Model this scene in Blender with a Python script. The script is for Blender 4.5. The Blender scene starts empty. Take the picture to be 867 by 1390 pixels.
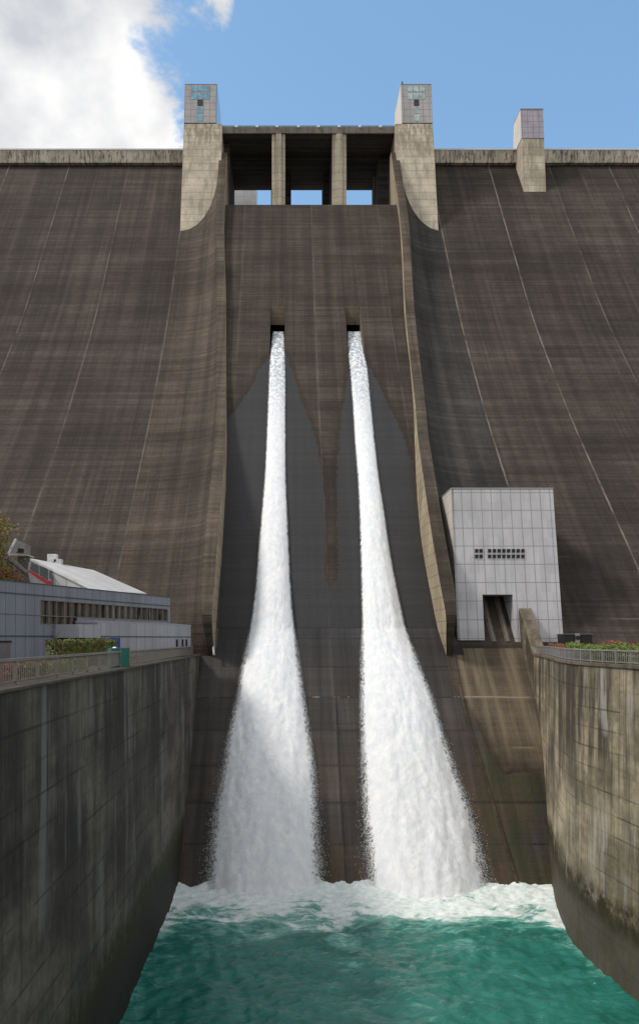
import bpy, math, random
from mathutils import Vector, noise
random.seed(7)
S = bpy.context.scene
COL = S.collection
CZ = 24.65            # eye height above the pool
F, VX, VY, D0 = 1088.0, 387.0, 868.0, 195.0
def P(px, py, d):     # a point of the survey: image position at a known distance
    return Vector(((px-VX)*d/F, d, CZ+(VY-py)*d/F))

# ------------------------------------------------------------------ tables
def interp(t, x):
    if x <= t[0][0]:
        a, b = t[0], t[1]
        return a[1]+(b[1]-a[1])*(x-a[0])/(b[0]-a[0])
    if x >= t[-1][0]:
        a, b = t[-2], t[-1]
        return a[1]+(b[1]-a[1])*(x-a[0])/(b[0]-a[0])
    for i in range(len(t)-1):
        if t[i][0] <= x <= t[i+1][0]:
            x0, y0 = t[i]; x1, y1 = t[i+1]
            def sl(k):
                if k <= 0: return (t[1][1]-t[0][1])/(t[1][0]-t[0][0])
                if k >= len(t)-1: return (t[-1][1]-t[-2][1])/(t[-1][0]-t[-2][0])
                return (t[k+1][1]-t[k-1][1])/(t[k+1][0]-t[k-1][0])
            h = x1-x0; s = (x-x0)/h
            return ((2*s**3-3*s*s+1)*y0+(s**3-2*s*s+s)*h*sl(i)+(-2*s**3+3*s*s)*y1+(s**3-s*s)*h*sl(i+1))
def lin(t, x):
    for i in range(len(t)-1):
        if x <= t[i+1][0] or i == len(t)-2:
            a, b = t[i], t[i+1]
            return a[1]+(b[1]-a[1])*(x-a[0])/(b[0]-a[0])
RM = [(222,1.0),(260,1.040),(300,1.081),(340,1.124),(427,1.217),(510,1.328),(580,1.430),(645,1.535),(700,1.625),(735,1.683),(799,1.785),(852,1.872),(950,2.04),(1080,2.25),(1205,2.45),(1245,2.51)]
EX = [(270,.045),(600,.045),(700,.04),(800,.02),(852,.0004),(900,0)]
RT = [(205,1.056),(215,1.066),(300,1.144),(400,1.25),(500,1.375),(560,1.475),(600,1.56),(650,1.69),(700,1.80),(750,1.883),(800,1.945),(835,1.985),(855,1.975),(872,1.955),(890,1.936)]
def rmain(y): return interp(RM, y)
def rsp(y): return rmain(y)+lin(EX, y)
def rtop(y): return interp(RT, y)
def ztab(rf, y0, y1, n=400):
    out = []
    for i in range(n+1):
        y = y0+(y1-y0)*i/n; d = D0/rf(y)
        out.append((CZ+(VY-y)*d/F, d, y))
    out.sort(); return out
ZM, ZS, ZT = ztab(rmain, 222, 1245), ztab(rsp, 276, 870), ztab(rtop, 205, 890)
import bisect
def look(tab, z, k=1):
    i = max(1, min(len(tab)-1, bisect.bisect([a[0] for a in tab], z)))
    a, b = tab[i-1], tab[i]
    return a[k]+(b[k]-a[k])*(z-a[0])/(b[0]-a[0])
def dmain(z): return look(ZM, z)
def dspill(z): return look(ZS, z)
def dtop(z): return look(ZT, z)
UM = D0/F
AX = 32.5*UM
# inner faces of the two guide walls, X in metres by survey row
XR = [(215,24.3),(300,24.5),(425,22.9),(500,22.3),(550,21.7),(600,20.75),(650,19.9),(700,19.4),(750,19.3),(850,19.75),(880,20.1)]
XL = [(215,-13.4),(300,-13.0),(400,-11.6),(500,-10.5),(600,-9.35),(650,-9.0),(750,-8.85),(850,-8.95),(880,-8.9)]

# ------------------------------------------------------------------ mesh helpers
class MB:
    def __init__(s): s.v = []; s.f = []
    def add(s, vs, fs):
        o = len(s.v); s.v += [tuple(v) for v in vs]; s.f += [tuple(i+o for i in f) for f in fs]
    def hexa(s, a, b):      # a: 4 bottom pts (ccw), b: 4 top pts
        s.add(list(a)+list(b), [(3,2,1,0),(4,5,6,7),(0,1,5,4),(1,2,6,5),(2,3,7,6),(3,0,4,7)])
    def box(s, x0,x1,y0,y1,z0,z1):
        s.hexa([(x0,y0,z0),(x1,y0,z0),(x1,y1,z0),(x0,y1,z0)],[(x0,y0,z1),(x1,y0,z1),(x1,y1,z1),(x0,y1,z1)])
    def bar(s, p, q, w, h=None, up=(0,0,1)):
        h = h or w; p = Vector(p); q = Vector(q); t = (q-p).normalized(); u = Vector(up)
        if abs(t.dot(u)) > .98: u = Vector((0,1,0))
        a = t.cross(u).normalized()*w/2; b = a.cross(t).normalized()*h/2
        s.hexa([p-a-b,p+a-b,q+a-b,q-a-b],[p-a+b,p+a+b,q+a+b,q-a+b])
    def tube(s, p, q, r0, r1=None, n=8):
        r1 = r0 if r1 is None else r1
        p = Vector(p); q = Vector(q); t = (q-p).normalized(); u = Vector((0,0,1))
        if abs(t.dot(u)) > .95: u = Vector((0,1,0))
        a = t.cross(u).normalized(); b = a.cross(t)
        vs = []
        for c, r in ((p,r0),(q,r1)):
            for k in range(n):
                an = 2*math.pi*k/n; vs.append(c+a*math.cos(an)*r+b*math.sin(an)*r)
        s.add(vs, [(k,(k+1)%n,n+(k+1)%n,n+k) for k in range(n)]+[tuple(range(n))[::-1], tuple(range(n,2*n))])
    def grid(s, rows):
        n = len(rows[0]); o = len(s.v)
        for r in rows: s.v += [tuple(p) for p in r]
        for j in range(len(rows)-1):
            for i in range(n-1):
                s.f.append((o+j*n+i, o+j*n+i+1, o+(j+1)*n+i+1, o+(j+1)*n+i))
    def prism(s, poly, off):   # closed planar outline + offset vector
        poly = [Vector(p) for p in poly]; off = Vector(off); n = len(poly)
        s.add(poly+[p+off for p in poly], [tuple(range(n))[::-1], tuple(range(n,2*n))]+[(k,(k+1)%n,n+(k+1)%n,n+k) for k in range(n)])
    def build(s, name, mat, parent=None, smooth=False, attrs=None, bevel=0):
        me = bpy.data.meshes.new(name)
        base = parent_base(parent) if parent else Vector((0,0,0))
        me.from_pydata([(v[0]-base.x, v[1]-base.y, v[2]-base.z) for v in s.v], [], s.f); me.update()
        if smooth:
            for p in me.polygons: p.use_smooth = True
        me.materials.append(mat)
        for k, vals in (attrs or {}).items():
            a = me.attributes.new(k, 'FLOAT', 'POINT'); a.data.foreach_set('value', vals)
        o = bpy.data.objects.new(name, me); COL.objects.link(o)
        if parent: o.parent = parent
        if bevel:
            m = o.modifiers.new('bevel','BEVEL'); m.width = bevel; m.segments = 2; m.limit_method = 'ANGLE'
        return o
def parent_base(p):
    b = Vector((0,0,0))
    while p: b += p.location; p = p.parent
    return b
def tag(o, label=None, cat=None, group=None, kind=None):
    if label: o['label'] = label
    if cat: o['category'] = cat
    if group: o['group'] = group
    if kind: o['kind'] = kind
    return o
def empty(name, loc, label, cat, group=None):
    o = bpy.data.objects.new(name, None); COL.objects.link(o); o.location = loc
    return tag(o, label, cat, group)
def struct(o): o['kind'] = 'structure'; return o
def copy_tree(o, parent=None):
    c = o.copy(); COL.objects.link(c); c.parent = parent
    for ch in [k for k in bpy.data.objects if k.parent == o]: copy_tree(ch, c)
    return c

# ------------------------------------------------------------------ node helpers
class NT:
    def __init__(s, name):
        s.m = bpy.data.materials.new(name); s.m.use_nodes = True; s.t = s.m.node_tree; s.t.nodes.clear()
        s.out = s.t.nodes.new('ShaderNodeOutputMaterial'); s.b = s.t.nodes.new('ShaderNodeBsdfPrincipled')
        s.t.links.new(s.b.outputs[0], s.out.inputs[0]); s._pos = None
    def n(s, typ, **k):
        nd = s.t.nodes.new(typ)
        for a, v in k.items(): setattr(nd, a, v)
        return nd
    def set(s, sock, v):
        if isinstance(v, bpy.types.NodeSocket): s.t.links.new(v, sock)
        elif isinstance(v, (tuple,list)) and len(v) == 3 and sock.type == 'RGBA': sock.default_value = (*v,1)
        else: sock.default_value = v
    def math(s, op, a, b=0.0, clamp=False, c=None):
        nd = s.n('ShaderNodeMath', operation=op, use_clamp=clamp); s.set(nd.inputs[0], a); s.set(nd.inputs[1], b)
        if c is not None: s.set(nd.inputs[2], c)
        return nd.outputs[0]
    def pos(s):
        if s._pos is None: s._pos = s.n('ShaderNodeNewGeometry').outputs['Position']
        return s._pos
    def xyz(s, v=None):
        nd = s.n('ShaderNodeSeparateXYZ'); s.set(nd.inputs[0], v or s.pos()); return nd.outputs
    def scaled(s, sx, sy, sz, off=(0,0,0)):
        nd = s.n('ShaderNodeMapping'); s.set(nd.inputs['Vector'], s.pos()); nd.inputs['Scale'].default_value = (sx,sy,sz); nd.inputs['Location'].default_value = off
        return nd.outputs[0]
    def noise(s, vec, scale=1.0, detail=4, rough=.55, dist=0):
        nd = s.n('ShaderNodeTexNoise'); s.set(nd.inputs['Vector'], vec); nd.inputs['Scale'].default_value = scale
        nd.inputs['Detail'].default_value = detail; nd.inputs['Roughness'].default_value = rough; nd.inputs['Distortion'].default_value = dist
        return nd.outputs[0]
    def vor(s, vec, scale=1.0, feature='F1'):
        nd = s.n('ShaderNodeTexVoronoi', feature=feature); s.set(nd.inputs['Vector'], vec); nd.inputs['Scale'].default_value = scale
        return nd.outputs[0]
    def ramp(s, f, a, b, lo=0.0, hi=1.0):   # smooth map range
        if a > b: a, b, lo, hi = b, a, hi, lo
        nd = s.n('ShaderNodeMapRange', interpolation_type='SMOOTHSTEP'); s.set(nd.inputs[0], f)
        for i, v in enumerate((a,b,lo,hi)): s.set(nd.inputs[i+1], v)
        return nd.outputs[0]
    def mix(s, f, a, b, mode='MIX'):
        nd = s.n('ShaderNodeMix', data_type='RGBA', blend_type=mode); s.set(nd.inputs[0], f); s.set(nd.inputs[6], a); s.set(nd.inputs[7], b)
        return nd.outputs[2]
    def mul(s, col, f):    # colour times value
        nd = s.n('ShaderNodeVectorMath', operation='SCALE'); s.set(nd.inputs[0], col); s.set(nd.inputs['Scale'], f); return nd.outputs[0]
    def attr(s, name):
        nd = s.n('ShaderNodeAttribute', attribute_name=name); return nd.outputs['Fac']
    def line(s, v, period, width, off=0.0):   # 1 on thin lines every period
        a = s.math('ADD', v, -off + period*1000.5); a = s.math('MODULO', a, period)
        a = s.math('SUBTRACT', a, period/2); a = s.math('ABSOLUTE', a)
        return s.ramp(a, width*.4, width, 1.0, 0.0)
    def bump(s, h, strength=.3, dist=.1, normal=None):
        nd = s.n('ShaderNodeBump'); s.set(nd.inputs['Height'], h); nd.inputs['Strength'].default_value = strength; nd.inputs['Distance'].default_value = dist
        if normal: s.set(nd.inputs['Normal'], normal)
        s.set(s.b.inputs['Normal'], nd.outputs[0]); return nd.outputs[0]
    def fin(s, col, rough=.85, spec=.3, metal=0.0):
        s.set(s.b.inputs['Base Color'], col); s.set(s.b.inputs['Roughness'], rough)
        s.set(s.b.inputs['Specular IOR Level'], spec); s.set(s.b.inputs['Metallic'], metal)
        return s.m

def dam_material(name, base, wet=None, lower=False, lime=1.0):
    m = NT(name); x, y, z = m.xyz()
    c2 = tuple(v*.58 for v in base); c3 = tuple(min(1, v*1.9) for v in base)
    big = m.noise(m.scaled(.03,.03,.04), 1, 5)
    col = m.mix(m.ramp(big,.3,.7), c2, base)
    lay = m.noise(m.scaled(.012,.012,1.15), 1, 6, .75)           # pour layers
    col = m.mul(col, m.ramp(lay,.32,.68,.74,1.26))
    lay2 = m.noise(m.scaled(.05,.05,3.3,(5,0,9)), 1, 3, .6)
    col = m.mul(col, m.ramp(lay2,.3,.72,.87,1.14))
    st = m.noise(m.scaled(.55,.0,.012,(3,0,0)), 1, 5, .7)          # run-off streaks
    col = m.mul(col, m.ramp(st,.34,.68,.72,1.34))
    st2 = m.noise(m.scaled(2.6,.0,.05,(13,0,0)), 1, 3, .6)
    pale = m.math('MULTIPLY', m.ramp(st2,.56,.76), m.ramp(m.noise(m.scaled(.08,.0,.03,(40,0,3)),1,3),.45,.65))
    col = m.mix(m.math('MULTIPLY', pale,.6), col, c3)
    gr = m.noise(m.scaled(.5,.5,.8), 3.0, 5, .7)
    col = m.mul(col, m.ramp(gr,.25,.75,.84,1.16))
    cb_ = m.n('ShaderNodeCombineXYZ'); m.set(cb_.inputs[0], m.math('FLOOR', m.math('DIVIDE', m.math('SUBTRACT', x, AX), 14.5))); m.set(cb_.inputs[1], m.math('FLOOR', m.math('DIVIDE', m.math('ADD', z, .5), 3.0)))
    wb = m.n('ShaderNodeTexWhiteNoise', noise_dimensions='2D'); m.set(wb.inputs['Vector'], cb_.outputs[0])
    col = m.mul(col, m.ramp(wb.outputs[0],0,1,.87,1.13))
    pt = m.noise(m.scaled(.09,.0,.13,(61,0,5)),1,7,.72)
    col = m.mul(col, m.ramp(pt,.36,.64,.78,1.2))
    # lift joints: every fifth pour is a clearer seam
    wob = m.math('MULTIPLY', m.noise(m.scaled(.25,.25,.25),1,2), .25)
    zz = m.math('ADD', z, wob)
    brk = m.ramp(m.noise(m.scaled(.11,.0,.7,(0,0,7)),1,3),.42,.62)
    l1 = m.math('MULTIPLY', m.line(zz,1.5,.13), m.ramp(brk,0,1,.12,.5))
    col = m.mix(l1, col, tuple(v*.4 for v in base))
    sc = m.ramp(m.noise(m.scaled(.06,.0,.35,(90,0,7)),1,4,.7),.6,.7)
    l2 = m.math('MULTIPLY', m.line(zz,3.0,.14,.5), m.math('MULTIPLY', sc,.6))
    col = m.mix(l2, col, tuple(min(1,v*2.4) for v in base))
    # contraction joints every 14.5 m, with lime along them
    xw = m.math('ADD', x, m.math('MULTIPLY', m.noise(m.scaled(0,0,.5),1,3), .18))
    cell = m.math('FLOOR', m.math('DIVIDE', m.math('SUBTRACT', x, AX-7.25), 14.5))
    wn = m.n('ShaderNodeTexWhiteNoise', noise_dimensions='1D'); m.set(wn.inputs['W'], cell)
    jb = m.math('MULTIPLY', m.ramp(m.noise(m.scaled(.2,.0,.16,(0,0,31)),1,5,.7),.35,.62,.08,1.0), m.ramp(wn.outputs[0],0,1,.40*lime,.85*lime))
    j = m.math('MULTIPLY', m.line(xw,14.5,.19,AX), jb)
    col = m.mix(j, col, (.21,.19,.165))
    j2 = m.math('MULTIPLY', m.line(xw,14.5,.5,AX+7.2), m.ramp(m.noise(m.scaled(.2,.0,.05,(0,0,77)),1,4),.4,.7,.0,.35))
    col = m.mix(j2, col, c3)
    # scattered pale lime specks and patches
    sp1 = m.noise(m.scaled(.22,.0,1.1,(17,0,3)),1,6,.8)
    col = m.mix(m.math('MULTIPLY', m.ramp(sp1,.60,.70),.5), col, c3)
    rough = .88
    if lower:
        # pale run-off fans and dark damp below the hoist house
        f = m.noise(m.scaled(.9,.0,.06,(7,0,0)),1,4,.6)
        zone = m.math('MULTIPLY', m.ramp(x,20.5,22.5), m.ramp(z,9,15))
        col = m.mix(m.math('MULTIPLY', zone, m.ramp(f,.42,.66,.15,.9)), col, (.20,.16,.105))
        seam = m.math('MULTIPLY', m.ramp(m.math('ABSOLUTE', m.math('SUBTRACT', zz, 17.9)),.02,.11,1,0), m.ramp(m.noise(m.scaled(.35,0,.3),1,4),.42,.55))
        col = m.mix(m.math('MULTIPLY',seam,.8), col, (.30,.24,.17))
        seam2 = m.ramp(m.math('ABSOLUTE', m.math('SUBTRACT', zz, 7.3)),.02,.12,1,0)
        col = m.mix(m.math('MULTIPLY',seam2,.5), col, (.012,.011,.010))
    if wet:
        w = m.attr('wet'); nz = m.noise(m.scaled(.9,.9,.16),1,7,.75)
        w = m.math('ADD', w, m.math('MULTIPLY', m.math('SUBTRACT', nz,.5), 1.9))
        wf = m.ramp(w,-.05,.12)
        edge = m.math('MULTIPLY', m.ramp(w,-1.1,-.1), m.math('SUBTRACT',1.0,wf))
        col = m.mix(m.math('MULTIPLY', edge,.6), col, (.022,.015,.009))
        wetcol = m.mul(m.mix(m.ramp(z,18,27), (.040,.034,.030), (.028,.027,.028)), m.ramp(lay,.25,.75,.8,1.2))
        wetcol = m.mul(wetcol, m.ramp(st,.3,.7,.85,1.15))
        wetcol = m.mix(m.math('MULTIPLY', m.math('MAXIMUM', l1, 0.0), .5), wetcol, (.015,.014,.014))
        wetcol = m.mix(m.math('MULTIPLY', j,.22), wetcol, (.2,.18,.16))
        if lower:
            cbx = m.n('ShaderNodeCombineXYZ'); m.set(cbx.inputs[0], m.math('FLOOR', m.math('DIVIDE', m.math('SUBTRACT', x, AX), 14.5))); m.set(cbx.inputs[1], m.math('FLOOR', m.math('DIVIDE', z, 3.55)))
            wn2 = m.n('ShaderNodeTexWhiteNoise', noise_dimensions='2D'); m.set(wn2.inputs['Vector'], cbx.outputs[0])
            wetcol = m.mul(wetcol, m.ramp(wn2.outputs[0],0,1,.8,1.25))
            s3 = m.math('MULTIPLY', m.line(m.math('ADD',z,m.math('MULTIPLY',wob,.4)),3.55,.10), m.ramp(m.noise(m.scaled(.3,0,.3,(5,5,5)),1,4),.38,.55,.2,.8))
            wetcol = m.mix(s3, wetcol, (.008,.007,.007))
            gv = m.math('MULTIPLY', m.ramp(m.math('ABSOLUTE', m.math('SUBTRACT', m.math('ADD', x, m.math('MULTIPLY', m.math('SUBTRACT', m.noise(m.scaled(0,0,.45),1,3), .5), .5)), AX+.25)), .05,.22,1,0), m.ramp(z,19,16))
            wetcol = m.mix(m.math('MULTIPLY', gv,.85), wetcol, (.008,.007,.006))
            rust = m.math('MULTIPLY', m.ramp(m.noise(m.scaled(.16,.0,.11,(2,0,4)),1,4,.6),.4,.6), m.ramp(z,16,3))
            wetcol = m.mix(m.math('MULTIPLY',rust,.65), wetcol, (.085,.05,.022))
            moss = m.math('MULTIPLY', m.ramp(m.noise(m.scaled(.3,.0,.12,(22,0,4)),1,4,.6),.4,.55), m.math('MULTIPLY', m.ramp(x,20,23), m.ramp(z,14,10)))
            wetcol = m.mix(m.math('MULTIPLY',moss,.7), wetcol, (.036,.040,.014))
            wetcol = m.mul(wetcol, m.ramp(m.noise(m.scaled(.8,0,.05,(1,2,3)),1,5,.7),.3,.7,.6,1.35))
            wetcol = m.mix(m.math('MULTIPLY',m.math('MULTIPLY',seam,m.ramp(m.noise(m.scaled(.7,0,0,(55,0,0)),1,4,.7),.5,.62)),.6), wetcol, (.36,.24,.15))
            wetcol = m.mix(m.math('MULTIPLY',seam2,.7), wetcol, (.010,.009,.009))
        col = m.mix(wf, col, wetcol)
        rough = m.ramp(wf,0,1,.88,.58)
    m.bump(m.math('ADD', lay, m.math('MULTIPLY', gr,.6)), .5, .25)
    return m.fin(col, rough, .3)

def concrete(name, base, streak=.6, line_z=1.5, dark=(.04,.038,.034), moss=False, topstain=None, lw=.07, ydark=0, fine=0):
    m = NT(name); x, y, z = m.xyz()
    big = m.noise(m.scaled(.15,.15,.2), 1, 5)
    col = m.mix(m.ramp(big,.3,.7), tuple(v*.75 for v in base), tuple(v*1.1 for v in base))
    col = m.mul(col, m.ramp(m.noise(m.scaled(.8,.8,.8),2.2,6,.7),.25,.75,.88,1.12))
    st = m.noise(m.scaled(.9,.9,.012), 1, 4, .5)
    col = m.mix(m.math('MULTIPLY', m.ramp(st,.48,.66), streak), col, dark)
    st2 = m.noise(m.scaled(3.0,3.0,.12,(8,1,0)), 1, 4, .65)
    col = m.mix(m.math('MULTIPLY', m.ramp(st2,.55,.75), streak*.6), col, dark)
    ln = m.math('MULTIPLY', m.line(m.math('ADD',z,m.math('MULTIPLY',m.noise(m.scaled(.3,.3,0),1,2),.15)), line_z,lw), .5)
    col = m.mix(ln, col, dark)
    if fine:
        col = m.mix(m.math('MULTIPLY', m.ramp(m.noise(m.scaled(1.9,0,.35,(7,0,2)),1,6,.75),.48,.60), .8), col, (.045,.040,.034))
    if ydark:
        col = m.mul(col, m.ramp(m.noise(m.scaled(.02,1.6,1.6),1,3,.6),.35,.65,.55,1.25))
    if topstain:
        t = m.math('MULTIPLY', m.ramp(z, topstain[0], topstain[1]), m.ramp(m.noise(m.scaled(1.3,1.3,.05,(4,4,4)),1,5,.7),.4,.58))
        col = m.mix(m.math('MULTIPLY',t,.85), col, dark)
    m.bump(m.noise(m.scaled(1,1,1),3,5,.7), .35, .08)
    return m.fin(col, .9, .25)

def wall_material(name, base, dark, streakamt, mosscol, pale=None):
    m = NT(name); x, y, z = m.xyz()
    col = m.mix(m.ramp(m.noise(m.scaled(.12,.12,.16),1,5),.35,.65), tuple(v*.7 for v in base), base)
    col = m.mul(col, m.ramp(m.noise(m.scaled(1,1,.7),1.6,6,.72),.25,.75,.72,1.28))
    col = m.mul(col, m.ramp(m.noise(m.scaled(.16,.16,.34,(3,1,2)),1,6,.68),.34,.66,.62,1.35))
    st = m.noise(m.scaled(.16,.16,.016,(2,0,0)), 1, 6, .72)
    topf = m.math('ADD', m.ramp(z, 4, 22, .1, .85), m.ramp(m.noise(m.scaled(.1,.1,.12,(5,5,5)),1,3),.35,.65,-.35,.35), True)
    col = m.mix(m.math('MULTIPLY', m.math('MULTIPLY', m.ramp(st,.44,.54), streakamt), topf), col, dark)
    st2 = m.noise(m.scaled(1.7,1.7,.05,(9,3,1)), 1, 5, .7)
    col = m.mix(m.math('MULTIPLY', m.ramp(st2,.50,.64), streakamt*.5), col, dark)
    if pale:
        ps = m.math('MULTIPLY', m.ramp(m.noise(m.scaled(.5,.5,.05,(31,3,8)),1,5,.7),.50,.62), m.ramp(m.noise(m.scaled(.09,.09,.13,(1,9,8)),1,4,.6),.44,.56))
        col = m.mix(m.math('MULTIPLY',ps,.8), col, pale)
    # lift seams and panel joints
    zz = m.math('ADD', z, m.math('MULTIPLY',m.noise(m.scaled(.2,.2,0),1,2),.12))
    l = m.math('MULTIPLY', m.line(zz,1.5,.09), m.ramp(m.noise(m.scaled(.12,.12,.6,(3,3,3)),1,5,.7),.42,.62,.05,.6))
    col = m.mix(l, col, tuple(v*.5 for v in dark))
    l3 = m.math('MULTIPLY', m.line(y,15.0,.06,3.0), m.ramp(m.noise(m.scaled(.3,.3,.2,(3,8,3)),1,4,.7),.4,.6,.0,.5))
    col = m.mix(l3, col, tuple(v*.5 for v in dark))
    # tide line
    zt = m.math('ADD', z, m.math('MULTIPLY', m.math('SUBTRACT', m.noise(m.scaled(.35,.35,.1),1,4,.6), .5), 2.2))
    low = m.ramp(zt, 4.6, 5.3, 1, 0)
    col = m.mix(m.math('MULTIPLY', low,.9), col, tuple(v*.13+.006 for v in base))
    band = m.math('MULTIPLY', m.ramp(zt,3.2,4.4), m.ramp(zt,7.0,5.3))
    band = m.math('MULTIPLY', band, m.ramp(m.noise(m.scaled(.8,.8,.8),1.4,4,.7),.35,.6,.35,1))
    col = m.mix(m.math('MULTIPLY',band,1.0), col, mosscol)
    m.bump(m.noise(m.scaled(1,1,.6),2.5,6,.72), .5, .12)
    return m.fin(col, m.ramp(low,0,1,.85,.75), .3)

def panels(name, base, ux, uy, pw, ph, seam, zoff=0.0, uoff=0.0, spec=.4, rough=.45, metal=0.0, sw=.05):
    # cladding sheets: seams along u = ux*X+uy*Y and along Z
    m = NT(name); x, y, z = m.xyz()
    u = m.math('ADD', m.math('MULTIPLY', x, ux), m.math('MULTIPLY', y, uy))
    cu = m.math('FLOOR', m.math('DIVIDE', m.math('SUBTRACT', u, uoff-pw/2+pw*1000), pw)); cz = m.math('FLOOR', m.math('DIVIDE', m.math('SUBTRACT', z, zoff-ph/2+ph*1000), ph))
    wn = m.n('ShaderNodeTexWhiteNoise', noise_dimensions='2D'); cb = m.n('ShaderNodeCombineXYZ'); m.set(cb.inputs[0], cu); m.set(cb.inputs[1], cz); m.set(wn.inputs['Vector'], cb.outputs[0])
    col = m.mul(m.mix(0.0, base, base), m.ramp(wn.outputs[0],0,1,.93,1.04))
    col = m.mul(col, m.ramp(m.noise(m.scaled(.9,.9,.1),1,5,.65),.3,.75,1.05,.86))
    col = m.mul(col, m.ramp(m.noise(m.scaled(.2,.2,.2),1,4),.3,.7,.93,1.05))
    s = m.math('MAXIMUM', m.line(u,pw,sw,uoff), m.line(z,ph,sw,zoff))
    col = m.mix(m.math('MULTIPLY',s,.8), col, seam)
    m.bump(m.math('SUBTRACT',1.0,s), .5, .03)
    return m.fin(col, rough, spec, metal)

def plain(name, col, rough=.6, spec=.4, metal=0.0, var=.15, sc=2.0):
    m = NT(name)
    nz = m.noise(m.scaled(1,1,1),sc,5,.65)
    c = m.mul(m.mix(0.0,col,col), m.ramp(nz,.25,.75,1-var,1+var))
    m.bump(nz,.15,.02)
    return m.fin(c, rough, spec, metal)

def leaf(name, cols, sc=.9):
    m = NT(name)
    a = m.ramp(m.noise(m.scaled(1,1,1),sc,3,.6),.4,.6)
    c = m.mix(a, cols[0], cols[1])
    c = m.mix(m.ramp(m.noise(m.scaled(1,1,1),sc*5,2),.5,.65), c, cols[2])
    m.set(m.b.inputs['Transmission Weight'], 0.0)
    return m.fin(c, .6, .3)

BROWN = (.052,.041,.033)
M = {}
M['face'] = dam_material('dam_concrete', BROWN)
M['spill'] = dam_material('spillway_concrete', (.052,.040,.031), wet=True, lime=.4)
M['chute'] = dam_material('chute_concrete', (.092,.070,.050), wet=True, lower=True, lime=.6)
M['guide'] = dam_material('guide_wall_concrete', (.085,.066,.049), lime=0)
M['fillet_r'] = dam_material('guide_wall_shaded_flank_concrete', (.040,.036,.033))  # flank turned from the sun: shade painted in as darker grey
M['fillet_l'] = dam_material('guide_wall_sunlit_flank_concrete', (.066,.050,.038))  # flank turned to the sun: sunlight painted in as warmer brown
M['inner'] = concrete('guide_wall_sunlit_inner_concrete', (.36,.30,.21), .35)  # same wall in cream, the sunlight on its inner face painted in
M['tower'] = concrete('tower_concrete', (.54,.48,.375), .42, 1.9, (.19,.165,.125), topstain=(126,146), lw=.13)
M['parapet'] = concrete('parapet_concrete', (.48,.43,.35), .5, 40, (.07,.06,.05), fine=1)
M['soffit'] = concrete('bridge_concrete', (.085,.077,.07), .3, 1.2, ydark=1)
M['beam'] = concrete('bridge_beam_concrete', (.20,.175,.15), .4, 50)
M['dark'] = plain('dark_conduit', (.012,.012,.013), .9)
M['notch'] = concrete('outlet_concrete', (.15,.12,.09), .35, .9)
M['wall_l'] = wall_material('left_wall_shaded_concrete', (.125,.114,.096), (.019,.017,.015), .85, (.035,.036,.012), (.16,.16,.155))  # darker copy of the basin wall concrete, shade painted into the base
M['wall_r'] = wall_material('right_wall_sunlit_concrete', (.345,.29,.20), (.048,.039,.029), .95, (.030,.024,.007), (.36,.34,.31))  # paler yellow copy of the basin wall concrete, sunlight painted into the base
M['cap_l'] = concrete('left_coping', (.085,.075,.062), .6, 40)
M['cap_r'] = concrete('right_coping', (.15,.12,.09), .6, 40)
M['steps'] = concrete('stepped_wall_concrete', (.19,.155,.115), .6, 40, (.05,.045,.036))
M['slabs'] = concrete('terrace_paving', (.25,.23,.2), .2, 40)
M['cab'] = panels('cabin_cladding', (.36,.35,.35), 1,0, 1.45, 1.72, (.17,.16,.16), 144.0, 0.0, sw=.09)
M['cab3'] = panels('small_cabin_cladding', (.35,.33,.38), 1,0, 1.3, 1.45, (.16,.15,.17), 142.7, 0.0, sw=.09)
M['cabside'] = panels('cabin_sunlit_side_cladding', (.62,.58,.52), 0,1, 1.45, 1.72, (.3,.27,.24), 144.0, 0.0)  # pale warm copy of the cabin cladding, sunlight painted on the sides
M['house'] = panels('hoist_house_cladding', (.46,.455,.47), 1,0, 1.30, 2.42, (.20,.20,.22), CZ+.1, 22.05, sw=.075)
M['houseside'] = panels('hoist_house_sunlit_side_cladding', (.60,.56,.50), 0,1, 1.6, 2.42, (.3,.27,.24), CZ+.1, 0, sw=.06)  # house cladding again, brighter and creamier to paint sun on the sides
M['gatehouse'] = panels('gatehouse_cladding', (.55,.54,.54), 1,0, 2.0, 1.6, (.3,.3,.3))
UX, UY = .344, .939
M['centre'] = panels('blue_grey_cladding', (.20,.215,.25), UX,UY, 1.25, 30, (.07,.08,.11), 7, 0)
M['centre2'] = panels('pale_grey_cladding', (.32,.335,.37), UX,UY, 1.6, 30, (.12,.13,.15), 7, 0)
M['teal'] = plain('teal_trim', (.03,.08,.085), .5)
M['roofw'] = panels('white_roof_sheets', (.62,.62,.63), UX,UY, .9, 90, (.45,.45,.46), 7, 0)
M['gable'] = panels('white_gable_boards', (.50,.50,.50), UX,UY, .5, 90, (.3,.3,.3), 7, 0)
M['flat'] = plain('flat_roof', (.30,.31,.33), .8)
M['steel'] = plain('painted_steel_rail', (.17,.155,.14), .55)
M['steel_l'] = plain('pale_metal', (.55,.55,.55), .5, .5)
M['galv'] = plain('galvanised_metal', (.30,.29,.29), .45, .5, .4)
M['black'] = plain('black_paint', (.012,.010,.010), .6)
M['red'] = plain('red_paint', (.42,.015,.02), .4)
M['blue'] = plain('blue_panel', (.01,.05,.26), .5)
M['green'] = plain('green_mesh_sheet', (.012,.13,.10), .7)
M['white'] = plain('white_paint', (.75,.75,.73), .5)
M['door'] = plain('roller_door', (.14,.13,.135), .6)
def glass(name, col, rough=.08):
    m = NT(name); c = m.mul(m.mix(0.0,col,col), m.ramp(m.noise(m.scaled(1,1,1),.8,3),.3,.7,.7,1.3)); return m.fin(c, rough, .8)
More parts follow.
